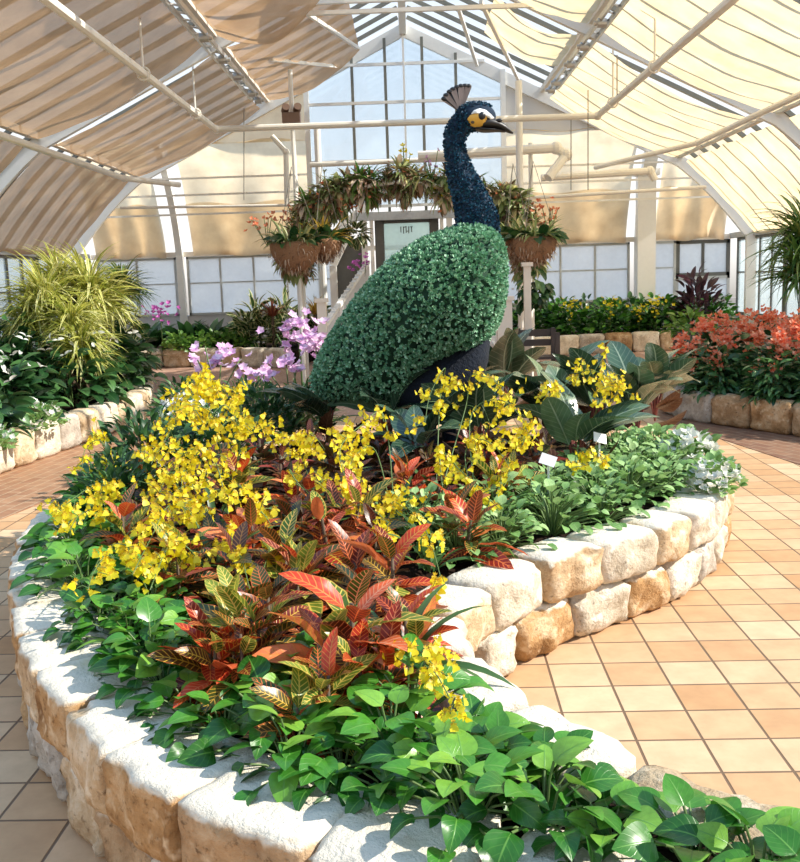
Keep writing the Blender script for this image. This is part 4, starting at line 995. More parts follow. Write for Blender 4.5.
# ---- crotons
def croton(rng, n, H, L, tm=.6):
    f = np.linspace(0, 1, n); az = np.arange(n) * 2.39996 + rng.normal(0, .25, n); z = H * (.06 + .94 * f); el = -.25 + 1.25 * f ** 1.3 + rng.normal(0, .18, n)
    P = np.stack([np.cos(az) * .015, np.sin(az) * .015, z], 1); S_ = rng.uniform(*L, n) * (1.05 - .35 * f ** 2)
    tint = np.clip(tm - .25 * f + rng.normal(0, .30, n), 0, 1)
    return P, rotm(az, el, rng.normal(0, .35, n)), S_, tint
CR = []
for i in range(8):
    rng = mk(100 + i); sub = []; fo = MB(); fy = MB(); sm = MB()
    for j in range(3 if i % 2 else 2):
        ox, oy = (0, 0) if j == 0 else (rng.normal(0, .06), rng.normal(0, .06)); H = rng.uniform(.13, .23)
        P, R, S_, ti = croton(rng, 16, H, (.14, .23), (.62, .42, .78, .30, .55, .5, .85, .36)[i]); P = P + [ox, oy, 0]; y = (ti < .10)
        fo.leaves(T_CROT, P[~y], R[~y], S_[~y], np.stack([ti[~y], rng.random((~y).sum())], 1)); fy.leaves(T_CROT, P[y], R[y], S_[y], np.stack([rng.random(y.sum()), rng.random(y.sum())], 1))
        sm.tube([(ox * .6, oy * .6, 0), (ox, oy, H)], [.009, .005], 6)
    CR.append(meshes('croton', [('foliage', fo, 'croton'), ('young_leaves', fy, 'croton_yel'), ('stem', sm, 'stemb')]))
CD = []
for i in range(5):
    rng = mk(130 + i); fo = MB(); sm = MB()
    P, R, S_, ti = croton(rng, 16, rng.uniform(.12, .2), (.14, .22), .4); fo.leaves(T_CROT, P, R, S_, np.stack([ti, rng.random(16)], 1)); sm.tube([(0, 0, 0), (0, 0, .2)], [.009, .005], 6)
    CD.append(meshes('croton', [('foliage', fo, 'croton_dark'), ('stem', sm, 'stemb')]))
cpos = []
for k, (px, py, s, lb) in enumerate(CRL):
    p = S(px, py, .58); cpos.append(p); put('croton', lb, 'plant', p, CR[k % 8], rp.uniform(0, 6.3), s * 1.04)
nd = 0
for x, y in Z['c']:
    if min((x - p[0]) ** 2 + (y - p[1]) ** 2 for p in cpos) < .15 ** 2: continue
    put('croton', 'small dark maroon croton filling the shade between the brighter crotons', 'plant', (x, y, SZ), CD[nd % 5], rp.uniform(0, 6.3), rp.uniform(.8, 1.05), 'dark filler crotons'); nd += 1

# ---- large dark silvery leaves
BL = []
for i in range(4):
    rng = mk(150 + i); n = 10
    az = np.arange(n) * 2.39996 + rng.normal(0, .3, n); el = rng.uniform(.15, 1.05, n); r = .05; P = np.stack([np.cos(az) * r, np.sin(az) * r, .2 + .14 * rng.random(n)], 1)
    fo = MB(); fo.leaves(T_BIG, P, rotm(az, el, rng.normal(0, .45, n)), rng.uniform(.34, .52, n)); fb = MB()
    a2 = rng.random(3) * 6.3; fb.leaves(T_BIG, np.stack([np.cos(a2) * r, np.sin(a2) * r, np.full(3, .1)], 1), rotm(a2, rng.uniform(.2, .6, 3), 2.6), rng.uniform(.2, .3, 3)); sm = MB()
    for p in P: sm.tube([(0, 0, 0), tuple(p * [.6, .6, .7]), tuple(p)], .006, 5, cap=False)
    BL.append(meshes('b', [('foliage', fo, 'big_leaf'), ('turned_leaves', fb, 'big_leaf_back'), ('petioles', sm, 'stemr')]))
for k, (px, py, s, lb) in enumerate([(328, 425, .95, 'dark silvery broad-leaved plant at the foot of the peacock tail'), (385, 428, 1.05, 'dark silvery broad-leaved plant below the peacock belly'), (448, 412, 1.0, 'dark broad-leaved plant directly under the peacock breast'),
        (505, 402, 1.15, 'large dark broad-leaved plant with an upright pale leaf beside the newel post'), (548, 420, 1.05, 'dark broad-leaved plant behind the densest right yellow spray'), (598, 420, 1.1, 'dark broad-leaved plant with ribbed arching leaf'),
        (636, 418, 1.0, 'silvery broad-leaved plant at the end of the bed nearest the coral flowers'), (480, 445, .9, 'dark broad-leaved plant behind the middle crotons'), (575, 452, .9, 'dark broad-leaved plant just behind the light green border'), (420, 450, .85, 'small dark broad-leaved plant under crossing flower stems'), (655, 400, .95, 'outermost silvery broad-leaved plant at the far bend of the bed')]):
    put('broad_leaved_plant', lb, 'plant', S(px, py, .52), BL[k % 4], rp.uniform(0, 6.3), s)
# ---- fine dark shrubs behind
FB = []
for i in range(4):
    FB.append(meshes('f', [(a, b_, c) for a, b_, c in zip(('foliage', 'stems'), bush(mk(170 + i), T_LANCE, 520, (.36, .34, .36), (.06, .11), .3), ('fern', 'stemb'))]))
for k, (px, py, s, lb) in enumerate([(118, 470, .8, 'dark fine-leaved shrub at the outer far corner of the bed'), (146, 440, 1.0, 'dark fine-leaved shrub behind the tallest yellow orchid curtain'), (215, 430, .95, 'fine-leaved shrub behind the yellow orchids, middle of three'), (262, 410, 1.0, 'fine-leaved shrub with pale upper leaves left of the silvery leaves'),
        (300, 398, .85, 'low fine-leaved shrub touching the peacock tail'), (190, 400, 1.0, 'fine-leaved shrub at the back below the mauve orchids'), (245, 388, .8, 'farthest fine-leaved shrub below the mauve orchids')]):
    put('fine_leaved_shrub', lb, 'shrub', S(px, py, .6), FB[k % 4], rp.uniform(0, 6.3), s)

# ---- yellow orchids: arching sprays
LIP = leaf_tpl(3, 2, lambda t: .35 + .85 * t if t < .85 else .85, 1.2, .12, -.3)
SEP = leaf_tpl(2, 1, w_oval, .45, 0, .4)
def orchid(name, label, base, sprays, seed, flower=.026, group='yellow orchids', leaves=True):
    rng = mk(seed); base = np.array(base); t = thing(name, label, 'orchid', tuple(base), group=group)
    if leaves:
        fo = tuft(rng, T_STRAP, 9, (.2, .34), .3, 1.2); link('leaves', fo.mesh('leaves', M['strap'], True), t)
    for path, n, spr in sprays:
        P = np.array(path, float) - base; full = np.vstack([[0, 0, 0], P]); C = smooth_chain(full, 26)
        sm = MB(); sm.tube(C, np.linspace(.0032, .0014, 26), 5); fl = MB(); k0 = 26 // len(full)
        pos = []
        for j in range(max(3, int(n / 2.8))):
            q = C[rng.integers(k0, 26)]; d = np.array([rng.normal(0, 1), rng.normal(0, .7), rng.normal(-.25, .7)]); d = nrm(d) * spr * rng.uniform(.4, 1.3)
            sm.tube([q, q + d * .5 + [0, 0, spr * .12], q + d], .0014, 4, cap=False)
            for _ in range(6): pos.append(q + d * rng.uniform(.15, 1.25) + rng.normal(0, .014, 3))
        pos = np.array(pos); N = len(pos); nv = np.stack([rng.normal(.15, .5, N), rng.normal(-.75, .35, N), rng.normal(.25, .4, N)], 1)
        B_ = frame_from(nv, rng.normal(PI, .5, N)); S_ = flower * rng.uniform(.75, 1.15, N)
        fl.leaves(LIP, pos, B_, S_)
        for a in (1.1, -1.1, 2.5, -2.5, PI): fl.leaves(SEP, pos, B_ @ rotm(np.full(N, PI / 2 + a), .2, 0), S_ * .55, mi=1)
        sp = link('flower_spike', sm.mesh('flower_spike', M['stemg'], True), t); link('blossoms', fl.mesh('blossoms', [M['yellow'], M['ochre']], True), sp)
    return t
def W(pts): return [tuple(aty(px, py, min(Y, .86 * FPX / max(py - 283, 1)))) for px, py, Y in pts]
OL = [
 ('yellow orchid forming the top of the tall yellow curtain', (205, 470), [([(225, 400, 4.7), (205, 380, 4.6), (180, 395, 4.5), (172, 420, 4.4)], 66, .10), ([(238, 425, 4.75), (236, 392, 4.7), (214, 384, 4.6)], 48, .09)]),
 ('yellow orchid in the upper middle of the tall yellow curtain', (225, 500), [([(215, 420, 4.35), (190, 410, 4.3), (165, 440, 4.2), (160, 465, 4.1)], 66, .10), ([(240, 440, 4.4), (225, 405, 4.4), (205, 425, 4.3)], 54, .09)]),
 ('yellow orchid in the lower middle of the tall yellow curtain', (235, 540), [([(215, 460, 4.0), (190, 450, 3.95), (165, 480, 3.9), (155, 510, 3.8)], 66, .09), ([(200, 500, 4.0), (185, 470, 3.9), (180, 500, 3.8)], 42, .08)]),
 ('yellow orchid at the foot of the tall yellow curtain', (215, 575), [([(195, 520, 3.7), (170, 505, 3.65), (150, 540, 3.6), (132, 575, 3.5)], 60, .08), ([(190, 550, 3.6), (170, 545, 3.5), (150, 590, 3.4)], 36, .06)]),
 ('yellow orchid with one thin spray reaching towards the silvery leaves', (225, 470), [([(235, 432, 4.6), (262, 428, 4.6), (290, 436, 4.55), (320, 448, 4.5)], 48, .05)]),
 ('yellow orchid with a spray curling down over the scarlet croton', (215, 520), [([(235, 487, 3.6), (255, 505, 3.5), (272, 530, 3.4), (262, 575, 3.3)], 54, .055), ([(225, 530, 3.5), (240, 555, 3.4), (250, 590, 3.3)], 30, .05)]),
 ('yellow orchid whose thick spray falls in the exact middle of the bed', (395, 520), [([(385, 418, 4.3), (362, 425, 4.2), (340, 450, 4.0), (352, 490, 3.8), (388, 522, 3.7)], 84, .07), ([(375, 450, 4.2), (350, 465, 4.0), (360, 500, 3.9)], 42, .06)]),
 ('yellow orchid with small spray left of the middle one', (320, 500), [([(300, 448, 4.5), (312, 435, 4.4), (325, 450, 4.4)], 24, .05), ([(290, 470, 4.0), (305, 490, 3.9), (325, 480, 3.8)], 24, .05)]),
 ('yellow orchid with loose drooping spray over the light green border', (430, 560), [([(390, 500, 3.7), (410, 510, 3.65), (428, 535, 3.6), (440, 575, 3.5)], 42, .055)]),
 ('yellow orchid with airy sprays under the peacock breast', (435, 500), [([(440, 400, 4.9), (445, 368, 4.9), (430, 395, 4.8), (425, 425, 4.7)], 42, .08), ([(465, 410, 4.9), (472, 375, 4.9), (500, 385, 4.8)], 36, .08)]),
 ('yellow orchid with dense spray in front of the dark broad leaves', (480, 520), [([(470, 420, 4.6), (500, 400, 4.6), (525, 425, 4.5), (520, 450, 4.4)], 66, .09), ([(465, 455, 4.5), (485, 440, 4.4), (510, 470, 4.3), (495, 498, 4.2)], 54, .08)]),
 ('yellow orchid below the dense spray, arching to the tag', (450, 530), [([(440, 455, 4.2), (460, 470, 4.1), (480, 490, 4.0), (500, 510, 3.95)], 48, .07)]),
 ('yellow orchid with the brightest dense spray at the right rear', (575, 450), [([(560, 400, 5.2), (580, 372, 5.2), (605, 375, 5.1), (618, 392, 5.0)], 72, .09), ([(560, 395, 5.2), (550, 385, 5.1), (548, 400, 5.0)], 36, .07), ([(600, 400, 5.2), (602, 362, 5.2), (606, 352, 5.15)], 18, .05)]),
 ('yellow orchid with small low spray beside the right plant tag', (585, 500), [([(575, 460, 4.6), (590, 450, 4.55), (605, 458, 4.5), (565, 470, 4.4)], 30, .06)]),
 ('yellow orchid low over the outer stones at the far corner', (115, 520), [([(110, 490, 4.4), (90, 488, 4.35), (65, 505, 4.2), (48, 515, 4.1)], 48, .06), ([(100, 510, 4.2), (80, 515, 4.1), (70, 530, 4.0)], 24, .05)]),
 ('small yellow orchid in the pothos near the outer stones', (150, 580), [([(130, 550, 3.5), (115, 545, 3.45), (95, 570, 3.4), (88, 590, 3.35)], 42, .06)]),
 ('yellow orchid standing at the far side near the left bed', (120, 480), [([(110, 455, 5.0), (98, 440, 5.0), (85, 450, 5.0), (82, 470, 4.9)], 30, .07), ([(100, 440, 5.1), (85, 430, 5.1)], 18, .08)]),
 ('lowest yellow orchid, its short spray dipping into the front pothos', (400, 660), [([(405, 650, 2.85), (425, 655, 2.75), (440, 680, 2.65), (455, 708, 2.55)], 42, .035), ([(425, 648, 2.85), (440, 655, 2.8)], 12, .03)]),
]
for k, (lb, bp, sp) in enumerate(OL):
    orchid('yellow_orchid', lb, (*atz(bp[0], bp[1], SZ + .05)[:2], SZ), [(W(a), n, s) for a, n, s in sp], 200 + k, .0225 if k < 17 else .017)

# ---- mauve orchids at the back of the bed
def mauve(label, px, py, Y, n, R, mat, seed, size=.045):
    rng = mk(seed); p = aty(px, py, Y); t = thing('mauve_orchid', label, 'orchid', (p[0], p[1], SZ), group='mauve orchids'); h = p[2] - SZ
    fo = tuft(rng, T_STRAP, 9, (.25, .4), .2, 1.0); link('leaves', fo.mesh('leaves', M['strap'], True), t); sm = MB(); P = []
    for j in range(4):
        e = np.array([rng.normal(0, R[0] * .6), rng.normal(0, R[0] * .4), h + rng.normal(0, R[1] * .4)]); sm.tube([(0, 0, 0), (e[0] * .4, e[1] * .4, h * .7), tuple(e)], .005, 5)
    for j in range(n): P.append([rng.normal(0, R[0] * .55), rng.normal(0, R[0] * .4), h + rng.normal(0, R[1] * .5)])
    s_ = link('flower_spike', sm.mesh('flower_spike', M['stemg'], True), t); link('blossoms', blooms(rng, P, (size * .8, size * 1.1), 5, leaf_tpl(2, 2, w_oval, .9, .2, .3)).mesh('blossoms', M[mat], True), s_)
mauve('tallest mauve orchid, beside the newel post left of the peacock', 300, 333, 7.1, 44, (.17, .13), 'purple', 301)
mauve('mauve orchid right of the tallest, almost touching the peacock', 316, 345, 6.9, 26, (.10, .11), 'purple', 302)
mauve('lower dusky mauve orchid left of the peacock tail', 288, 366, 6.8, 26, (.16, .08), 'purple', 303)
mauve('pale mauve orchid standing apart at the back of the bed', 215, 359, 6.6, 36, (.14, .10), 'purple', 304)
mauve('small mauve orchid low between the other mauve ones', 258, 374, 6.6, 12, (.14, .06), 'purple', 305)
# white flowers near the back
put('white_flower_plant', 'white-flowered plant behind the pale mauve orchid', 'plant', tuple(aty(180, 372, 6.2) * [1, 1, 0] + [0, 0, SZ]), meshes('w', flower_mound(mk(90), 40, (.28, .2, .38), (.03, .045), 'dark_leaf', 'whitefl')))
# plant tags
for px, py, Y, rz, lb in ((548, 460, 4.45, -.3, 'white plant tag on a stake in front of the red croton'), (600, 438, 4.85, .35, 'white plant tag on a stake among the dark broad leaves')):
    p = aty(px, py, Y); t = thing('plant_tag', lb, 'tag', (p[0], p[1], SZ), rz, 'plant tags'); h = p[2] - SZ
    b = MB(); b.box((0, 0, 0), (.075, .004, .052)); o = b.build('plate', M['tagw'], t); o.location = (0, 0, h); o.rotation_euler = (-.5, .3, 0)
    b = MB(); b.bar((0, .006, 0), (0, .006, h), .010, .003, (0, 1, 0)); b.build('stake', M['tagw'], t)
# ------------------------------------------------------------------ plants in the other beds
LB = []
for i in range(5):
    LB.append(meshes('l', [(a, b_, c) for a, b_, c in zip(('foliage', 'stems'), bush(mk(400 + i), T_OVAL, 260, (.58, .5, .74 + .08 * i), (.15, .25), .3, .45, stems=14, sr=.008), ('dark_leaf', 'stemg'))]))
lw = []
for i in range(2):
    rng = mk(420 + i); fo, sm = bush(rng, T_OVAL, 160, (.5, .5, .6), (.15, .24), .2, .5, stems=12); P = []
    for j in range(16): a = rng.random() * 6.3; r = rng.random() * .45; P.append([math.cos(a) * r, math.sin(a) * r, .62 + rng.normal(0, .1)])
    lw.append(meshes('l', [('foliage', fo, 'dark_leaf'), ('stems', sm, 'stemg'), ('blossoms', blooms(rng, P, (.05, .09), 2, T_OVAL), 'whitefl')]))
lpos = []
rng = mk(9)
for Y, xs_ in ((6.9, (-4.05, -4.9)), (7.8, (-3.75, -4.5, -5.4)), (8.7, (-3.6, -4.35, -5.2)), (9.7, (-3.45, -4.2, -5.1)), (10.7, (-3.4, -4.6)), (11.8, (-3.7, -4.6)), (12.9, (-4.2, -5.1))):
    for x in xs_: lpos.append((x + rng.normal(0, .08), Y + rng.normal(0, .12)))
for k, (x, y) in enumerate(lpos):
    w = k % 3 == 2; row = sum(1 for q in lpos[:k] if abs(q[1] - y) < .5)
    put('leafy_plant', ('%s plant, %s from the near end of the left side bed' % ('dark drooping-leaved green' if not w else 'dark green white-flowered', nth(k))), 'plant', (x, y, .25), lw[k % 2] if w else LB[k % 5], rp.uniform(0, 6.3), rp.uniform(.85, 1.05) * (.8 if k < 2 else 1), 'leafy plants in the left side bed')
FR = meshes('f', flower_mound(mk(431), 26, (.3, .3, .3), (.03, .05), 'mint', 'whitefl', T_OVALW, 200, (.05, .09)))
for k, (px, py, Y, lb) in enumerate([(25, 440, 7.1, 'small speckled white-flowered plant at the near stones of the left bed'), (75, 420, 8.2, 'small speckled white-flowered plant above the fourth stone of the left bed')]):
    p = aty(px, py, Y); put('edging_plant', lb, 'plant', (p[0] - .35, Y + .1, .25), FR, k * 2, .8)
# yellow-green dracaena with mop heads
def mop(name, label, heads, base, lm, Lr, n, e0=-.9, e1=1.2, trunk=.03):
    t = thing(name, label, 'plant', base); b = np.array(base)
    for k, (h, s, mt) in enumerate(heads):
        h = np.array(h) - b; sm = MB(); sm.tube([(.05 * k - .05, 0, 0), tuple(h * [.6, .6, .5]), tuple(h)], [trunk, trunk * .8, trunk * .7], 8); tr = link('trunk', sm.mesh('trunk', M['stemb'], True), t)
        rng = mk(450 + k + int(abs(base[0] * 10))); fo = MB()
        for lay in range(3):
            f_ = tuft(rng, T_SPIKE, n, Lr, e0 + .3 * lay, e1, .3, .04); V_ = np.concatenate(f_.v) * s + h + [0, 0, -.12 * lay * s]; fo.raw(V_, f_.f, 0, np.concatenate(f_.uv), np.concatenate(f_.tint))
        link('leaf_crown', fo.mesh('leaf_crown', M[mt], True), tr)
mop('dracaena', 'yellow-green spiky dracaena with mop heads in front of the left side windows', [(aty(45, 292, 10.4), 1.0, 'yucca'), (aty(88, 285, 10.8), 1.1, 'yucca'), (aty(70, 318, 10.2), .9, 'yucca'), (aty(58, 275, 10.9), .85, 'yucca'), (aty(122, 282, 11.8), .75, 'yucca_dark'), (aty(105, 300, 11.0), .8, 'yucca'), (aty(30, 312, 10.3), .8, 'yucca'), (aty(80, 342, 10.0), .8, 'yucca')], (aty(66, 380, 10.6)[0], 10.6, .25), None, (.42, .68), 110)
mop('dracaena', 'tall narrow-leaved dracaena hanging in at the right frame edge above coral flowers', [(aty(806, 225, 9.6), .95, 'yucca_dark'), (aty(802, 262, 9.4), .8, 'yucca_dark')], (aty(812, 300, 9.7)[0], 9.7, .25), None, (.45, .7), 90)
# coral-flowered bushes
CB = []
for i in range(4):
    rng = mk(470 + i); fo, sm = bush(rng, T_OVAL, 330, (.46, .44, .62), (.10, .17), .3, .45, stems=14, sr=.007); cl = []
    for j in range(26):
        u = np.array([rng.normal(0, .5), rng.normal(-.4, .4), abs(rng.normal(0, .45)) + .45]); u = nrm(u) * [.5, .48, .70]
        for q in range(14): cl.append(u + rng.normal(0, .042, 3))
    CB.append(meshes('c', [('foliage', fo, 'dark_leaf'), ('stems', sm, 'stemg'), ('blossoms', blooms(rng, cl, (.03, .048), 4), 'coral')]))
GB = [meshes('g', [(a, b_, c) for a, b_, c in zip(('foliage', 'stems'), bush(mk(490 + i), T_LANCE, 420, (.4, .34, .5), (.12, .2), .3, .6, stems=10), ('dark_leaf', 'stemg'))]) for i in range(2)]
cpl = [(3.05, 9.75), (3.5, 9.15), (3.65, 10.3), (4.0, 8.75), (4.2, 9.7), (4.75, 9.1), (4.4, 10.8), (5.1, 10.2)]
for k, (x, y) in enumerate(cpl):
    put('coral_flower_bush', 'coral-flowered bush, %s counted from the path end of the right bed' % nth(k), 'bush', (x, y, .24), CB[k % 4], rp.uniform(-.5, .5), rp.uniform(.92, 1.08), 'coral-flowered bushes')
for k, (x, y) in enumerate([(2.95, 9.3), (3.3, 8.75), (3.6, 8.3), (4.05, 7.9), (2.92, 10.15)]):
    put('dark_shrub', 'dark flowerless shrub behind the edging stones of the coral bed, %s of the front row' % nth(k), 'shrub', (x, y, .24), GB[k % 2], k, .8, 'dark shrubs in front of the coral bushes')
# right back bed
BB = [meshes('h', [(a, b_, c) for a, b_, c in zip(('foliage', 'stems'), bush(mk(500 + i), T_OVAL, 330, (.6, .5, .62), (.10, .19), .3, .3, stems=10), ('dark_leaf' if i % 2 else 'pothos_small', 'stemg'))]) for i in range(4)]
for k, x in enumerate(np.linspace(1.9, 5.5, 9)):
    put('leafy_bush', '%s green bush, %s from the door below the right back windows' % ('lighter' if k % 2 == 0 else 'darker', nth(k)), 'bush', (x, 18.1 + .25 * (k % 2), .3), BB[k % 4], k, 1.0, 'bushes under the right back windows')
YBL = meshes('y', [('stems', MB().tube([(0, 0, 0), (0, 0, .7)], .01, 5), 'stemg'), ('blossoms', blooms(mk(520), mk(521).normal(0, .12, (26, 3)) + [0, 0, .72], (.04, .07), 4), 'yellow')])
for px, lb in ((658, 'yellow flower head left of the back column above the bushes'), (612, 'yellow flower head in front of the back column'), (572, 'yellow flower head nearest the posts below the back windows'), (641, 'lower yellow flower head between the bushes and pot')):
    p = aty(px, 315, 17.6); put('yellow_flower_plant', lb, 'plant', (p[0], 17.75, .3), YBL, 0, .8 if px != 641 else .62, 'yellow flowers over the back bushes')
# pot with a plant beside the coral bed
p = aty(690, 352, 14.5); t = thing('plant_pot', 'dark round pot with lime-green plant at the back of the coral bed', 'pot', (p[0], 14.5, 0))
b = MB(); b.lathe([(.0, .0), (.2, .0), (.26, .45), (.28, .47), (.28, .54), (.24, .54), (.23, .48), (0, .48)], n=20); b.build('pot', M['pot'], t, True)
fo, sm = bush(mk(530), T_OVAL, 90, (.33, .33, .34), (.12, .2), .3, .3); o = link('foliage', fo.mesh('foliage', M['bright_leaf'], True), t); o.location = (0, 0, .48)
PL = meshes('p', [(a, b_, c) for a, b_, c in zip(('foliage', 'stems'), bush(mk(533), T_LANCE, 150, (.42, .35, 1.0), (.2, .34), .5, .1, stems=9), ('purple_leaf', 'stemr'))])
put('purple_shrub', 'dark purple-leaved shrub against the back window beside the white column', 'shrub', (aty(698, 300, 17.9)[0], 17.95, .3), PL)
# left back bed
SP = meshes('s', [('leaf_spray', tuft(mk(540), T_LANCE, 34, (.4, .62), .5, 1.45, .3, .06), 'dark_leaf'), ('stem', MB().tube([(0, 0, 0), (0, 0, .2)], .03, 6), 'stemb')])
for px, lb in ((185, 'dark upright sword-leaved plant below the column at the left back windows'), (213, 'dark upright sword-leaved plant, middle one below the left back windows'), (237, 'dark upright sword-leaved plant next to the variegated ones'), (150, 'dark upright sword-leaved plant nearest the left corner')):
    put('sword_leaved_plant', lb, 'plant', (aty(px, 320, 18.1)[0], 18.1, .28), SP, px, 1.15 if px != 237 else 1.0)
VA = meshes('v', [(a, b_, c) for a, b_, c in zip(('foliage', 'stems'), bush(mk(545), T_LANCE, 170, (.5, .45, .75), (.22, .36), .35, .1, stems=8), ('varieg', 'stemg'))])
for px, s, lb in ((255, 1.0, 'cream-edged variegated plant under the left back windows'), (283, 1.05, 'cream-edged variegated plant just behind the thin cream post'), (318, .85, 'cream-edged variegated plant next to the porch')):
    put('variegated_plant', lb, 'plant', (aty(px, 320, 17.7)[0], 17.7, .28), VA, px, s)
for px, py, mt, lb in ((272, 306, 'brom_red', 'red spiky bromeliad under the left back windows'), (315, 304, 'brom_yel', 'orange-yellow spiky bromeliad beside the thin cream post')):
    p = aty(px, py, 17.3); put('bromeliad', lb, 'plant', (p[0], 17.3, .28), meshes('b', [('leaf_rosette', tuft(mk(550), T_SPIKE, 60, (.35, .5), .2, 1.4), mt), ('stem', MB().tube([(0, 0, -.65), (0, 0, .05)], .03, 6), 'stemb')]), 0, 1.0)
    COL.objects[-1].parent.location.z = p[2] - .2
GC = meshes('g', [(a, b_, c) for a, b_, c in zip(('foliage', 'stems'), bush(mk(555), T_OVALW, 200, (.55, .3, .3), (.08, .14), .4, .1), ('bright_leaf', 'stemg'))])
for px, lb in ((178, 'bright green low plant on the white-edged back bed, nearest the corner'), (205, 'bright green low plant in the middle of the white-edged back bed'), (232, 'bright green low plant beside the dark sword leaves')):
    put('low_green_plant', lb, 'plant', (aty(px, 340, 17.45)[0], 17.5, .28), GC, px, 1.0)
p = aty(140, 320, 15.5); put('yellow_leaved_plant', 'pale yellow-leaved plant behind the left dracaena at the column foot', 'plant', (p[0], 14.4, 0), meshes('y', [(a, b_, c) for a, b_, c in zip(('foliage', 'stems'), bush(mk(560), T_LANCE, 160, (.45, .4, 1.15), (.2, .32), .4, .2), ('varieg', 'stemg'))]))
p = aty(208, 318, 17); mg = meshes('m', [('stems', MB().tube([(0, 0, 0), (0, 0, .75)], .01, 5), 'stemg'), ('blossoms', blooms(mk(565), mk(566).normal(0, .14, (30, 3)) * [1, .6, .6] + [0, 0, .75], (.04, .07), 5), 'magenta')])
put('magenta_flower', 'small magenta flowers at the left back corner behind dark leaves', 'plant', (aty(153, 322, 16.9)[0], 17.45, .28), mg)

# ------------------------------------------------------------------ flowered arch, baskets
YA = 14.0
APX = [(300, 262), (296, 242), (302, 222), (315, 205), (338, 193), (368, 184), (402, 180), (438, 184), (470, 191), (498, 202), (517, 217), (526, 236), (528, 262)]
AP = np.array([aty(px, py, YA) for px, py in APX])
t = thing('flower_arch', 'white arched trellis crowded with airplants and orchids above the door', 'arch', (AP[6][0], YA, 0)); o0 = np.array([AP[6][0], YA, 0])
for dy, nm in ((-.22, 'front_hoop'), (.22, 'rear_hoop')):
    b = MB(); C = smooth_chain(AP, 40) - o0 + [0, dy, -.05]; b.tube(C, .03, 8); b.build('hoop', M['white'], t)
for k in (0, -1):
    for dy in (-.22, .22): b = MB(); q = AP[k] - o0; b.tube([(q[0], dy, q[2] - .03), (q[0], dy, 0)], .035, 8); b.build('post', M['white'], t)
b = MB(); C = smooth_chain(AP, 26) - o0
for q in C: b.bar(q + [0, -.22, -.05], q + [0, .22, -.05], .03, .03)
b.build('slat', M['white'], t)
AM = []
for i in range(6):
    rng = mk(600 + i); u = rng.normal(0, 1, (60, 3)); u /= np.linalg.norm(u, axis=1)[:, None]
    fo = MB(); az = np.arctan2(u[:, 1], u[:, 0]); fo.leaves(T_SPIKE if i % 3 else T_LANCE, u * .06, rotm(az, np.arcsin(u[:, 2]), rng.normal(0, .4, 60)), rng.uniform(.2, .36, 60), np.stack([np.clip(rng.normal(.5 if i % 2 else .3, .3, 60), 0, 1), rng.random(60)], 1), wid=np.full(60, 2.2 if i % 3 else 1.0))
    dl = MB(); v = rng.normal(0, 1, (30, 3)); v[:, 2] -= .15; v /= np.linalg.norm(v, axis=1)[:, None]; dl.leaves(T_LANCE, v * .08, rotm(np.arctan2(v[:, 1], v[:, 0]), np.arcsin(v[:, 2]), 0), rng.uniform(.16, .3, 30))
    bl = blooms(rng, rng.normal(0, .13, (7, 3)), (.03, .05), 4)
    AM.append(meshes('a', [('foliage', fo, ('airplant', 'airplant', 'varieg', 'airplant', 'bright_leaf', 'airplant')[i]), ('dry_leaves', dl, 'dry_leaf'), ('blossoms', bl, ('whitefl', 'orange_fl', 'yellow')[i % 3])]))
C = smooth_chain(AP, 36)
for k, q in enumerate(C):
    for j, (dy, dz) in enumerate(((-.2, .05), (.16, -.03), (-.12, -.12))):
        put('airplant_clump', 'olive and brown airplant clump on the arch over the door', 'plant', (q[0] + rp.uniform(-.08, .08), YA + dy, q[2] + dz + rp.uniform(-.06, .06)), AM[rp.randrange(6)], rp.uniform(0, 6.3), rp.uniform(.5, .98), 'airplant clumps on the arch')
def spray(label, px, py, Y, n, R, mat, seed, name='arch_flower', size=.05, stem=.35):
    rng = mk(seed); p = aty(px, py, Y); P = rng.normal(0, 1, (n, 3)) * R; sm = MB()
    for q in P[:6]: sm.tube([(0, .02, -stem), tuple(q * .6 + [0, 0, -stem * .4]), tuple(q)], .006, 5)
    put(name, label, 'flower', p, meshes('s', [('stems', sm, 'stemg'), ('blossoms', blooms(rng, P, (size * .8, size * 1.2), 4), mat)]))
spray('salmon-orange orchid spray leaning out over the left basket', 266, 221, 13.8, 18, (.14, .08, .06), 'orange_fl', 701)
spray('salmon-orange flowers on top of the left basket', 296, 213, 13.9, 18, (.10, .08, .07), 'orange_fl', 702)
spray('small salmon-orange flowers where the arch begins to rise on the left', 322, 211, 13.8, 18, (.10, .07, .05), 'orange_fl', 703)
spray('pinkish flowers among the airplants just above the hanging ball', 348, 210, 13.8, 12, (.09, .07, .05), 'orange_fl', 704)
spray('salmon-orange flowers standing up from the right basket', 549, 213, 13.8, 18, (.11, .08, .08), 'orange_fl', 705)
spray('pale salmon flower stem beside the right post, above the right basket', 535, 209, 13.9, 10, (.06, .06, .08), 'orange_fl', 706)
spray('yellow orchid flowers poking up at the top of the arch', 404, 158, 13.9, 12, (.05, .06, .08), 'yellow', 707)
spray('small mauve flower in the top of the arch near the neck', 432, 160, 14.0, 6, (.05, .05, .04), 'purple', 708)
spray('yellow-lime flowers at the upper left shoulder of the arch', 328, 183, 13.9, 12, (.08, .07, .06), 'varieg', 709)
spray('magenta flowers by the porch at the top of the picket railing', 363, 262, 15.6, 22, (.12, .08, .07), 'magenta', 710, 'magenta_flower')
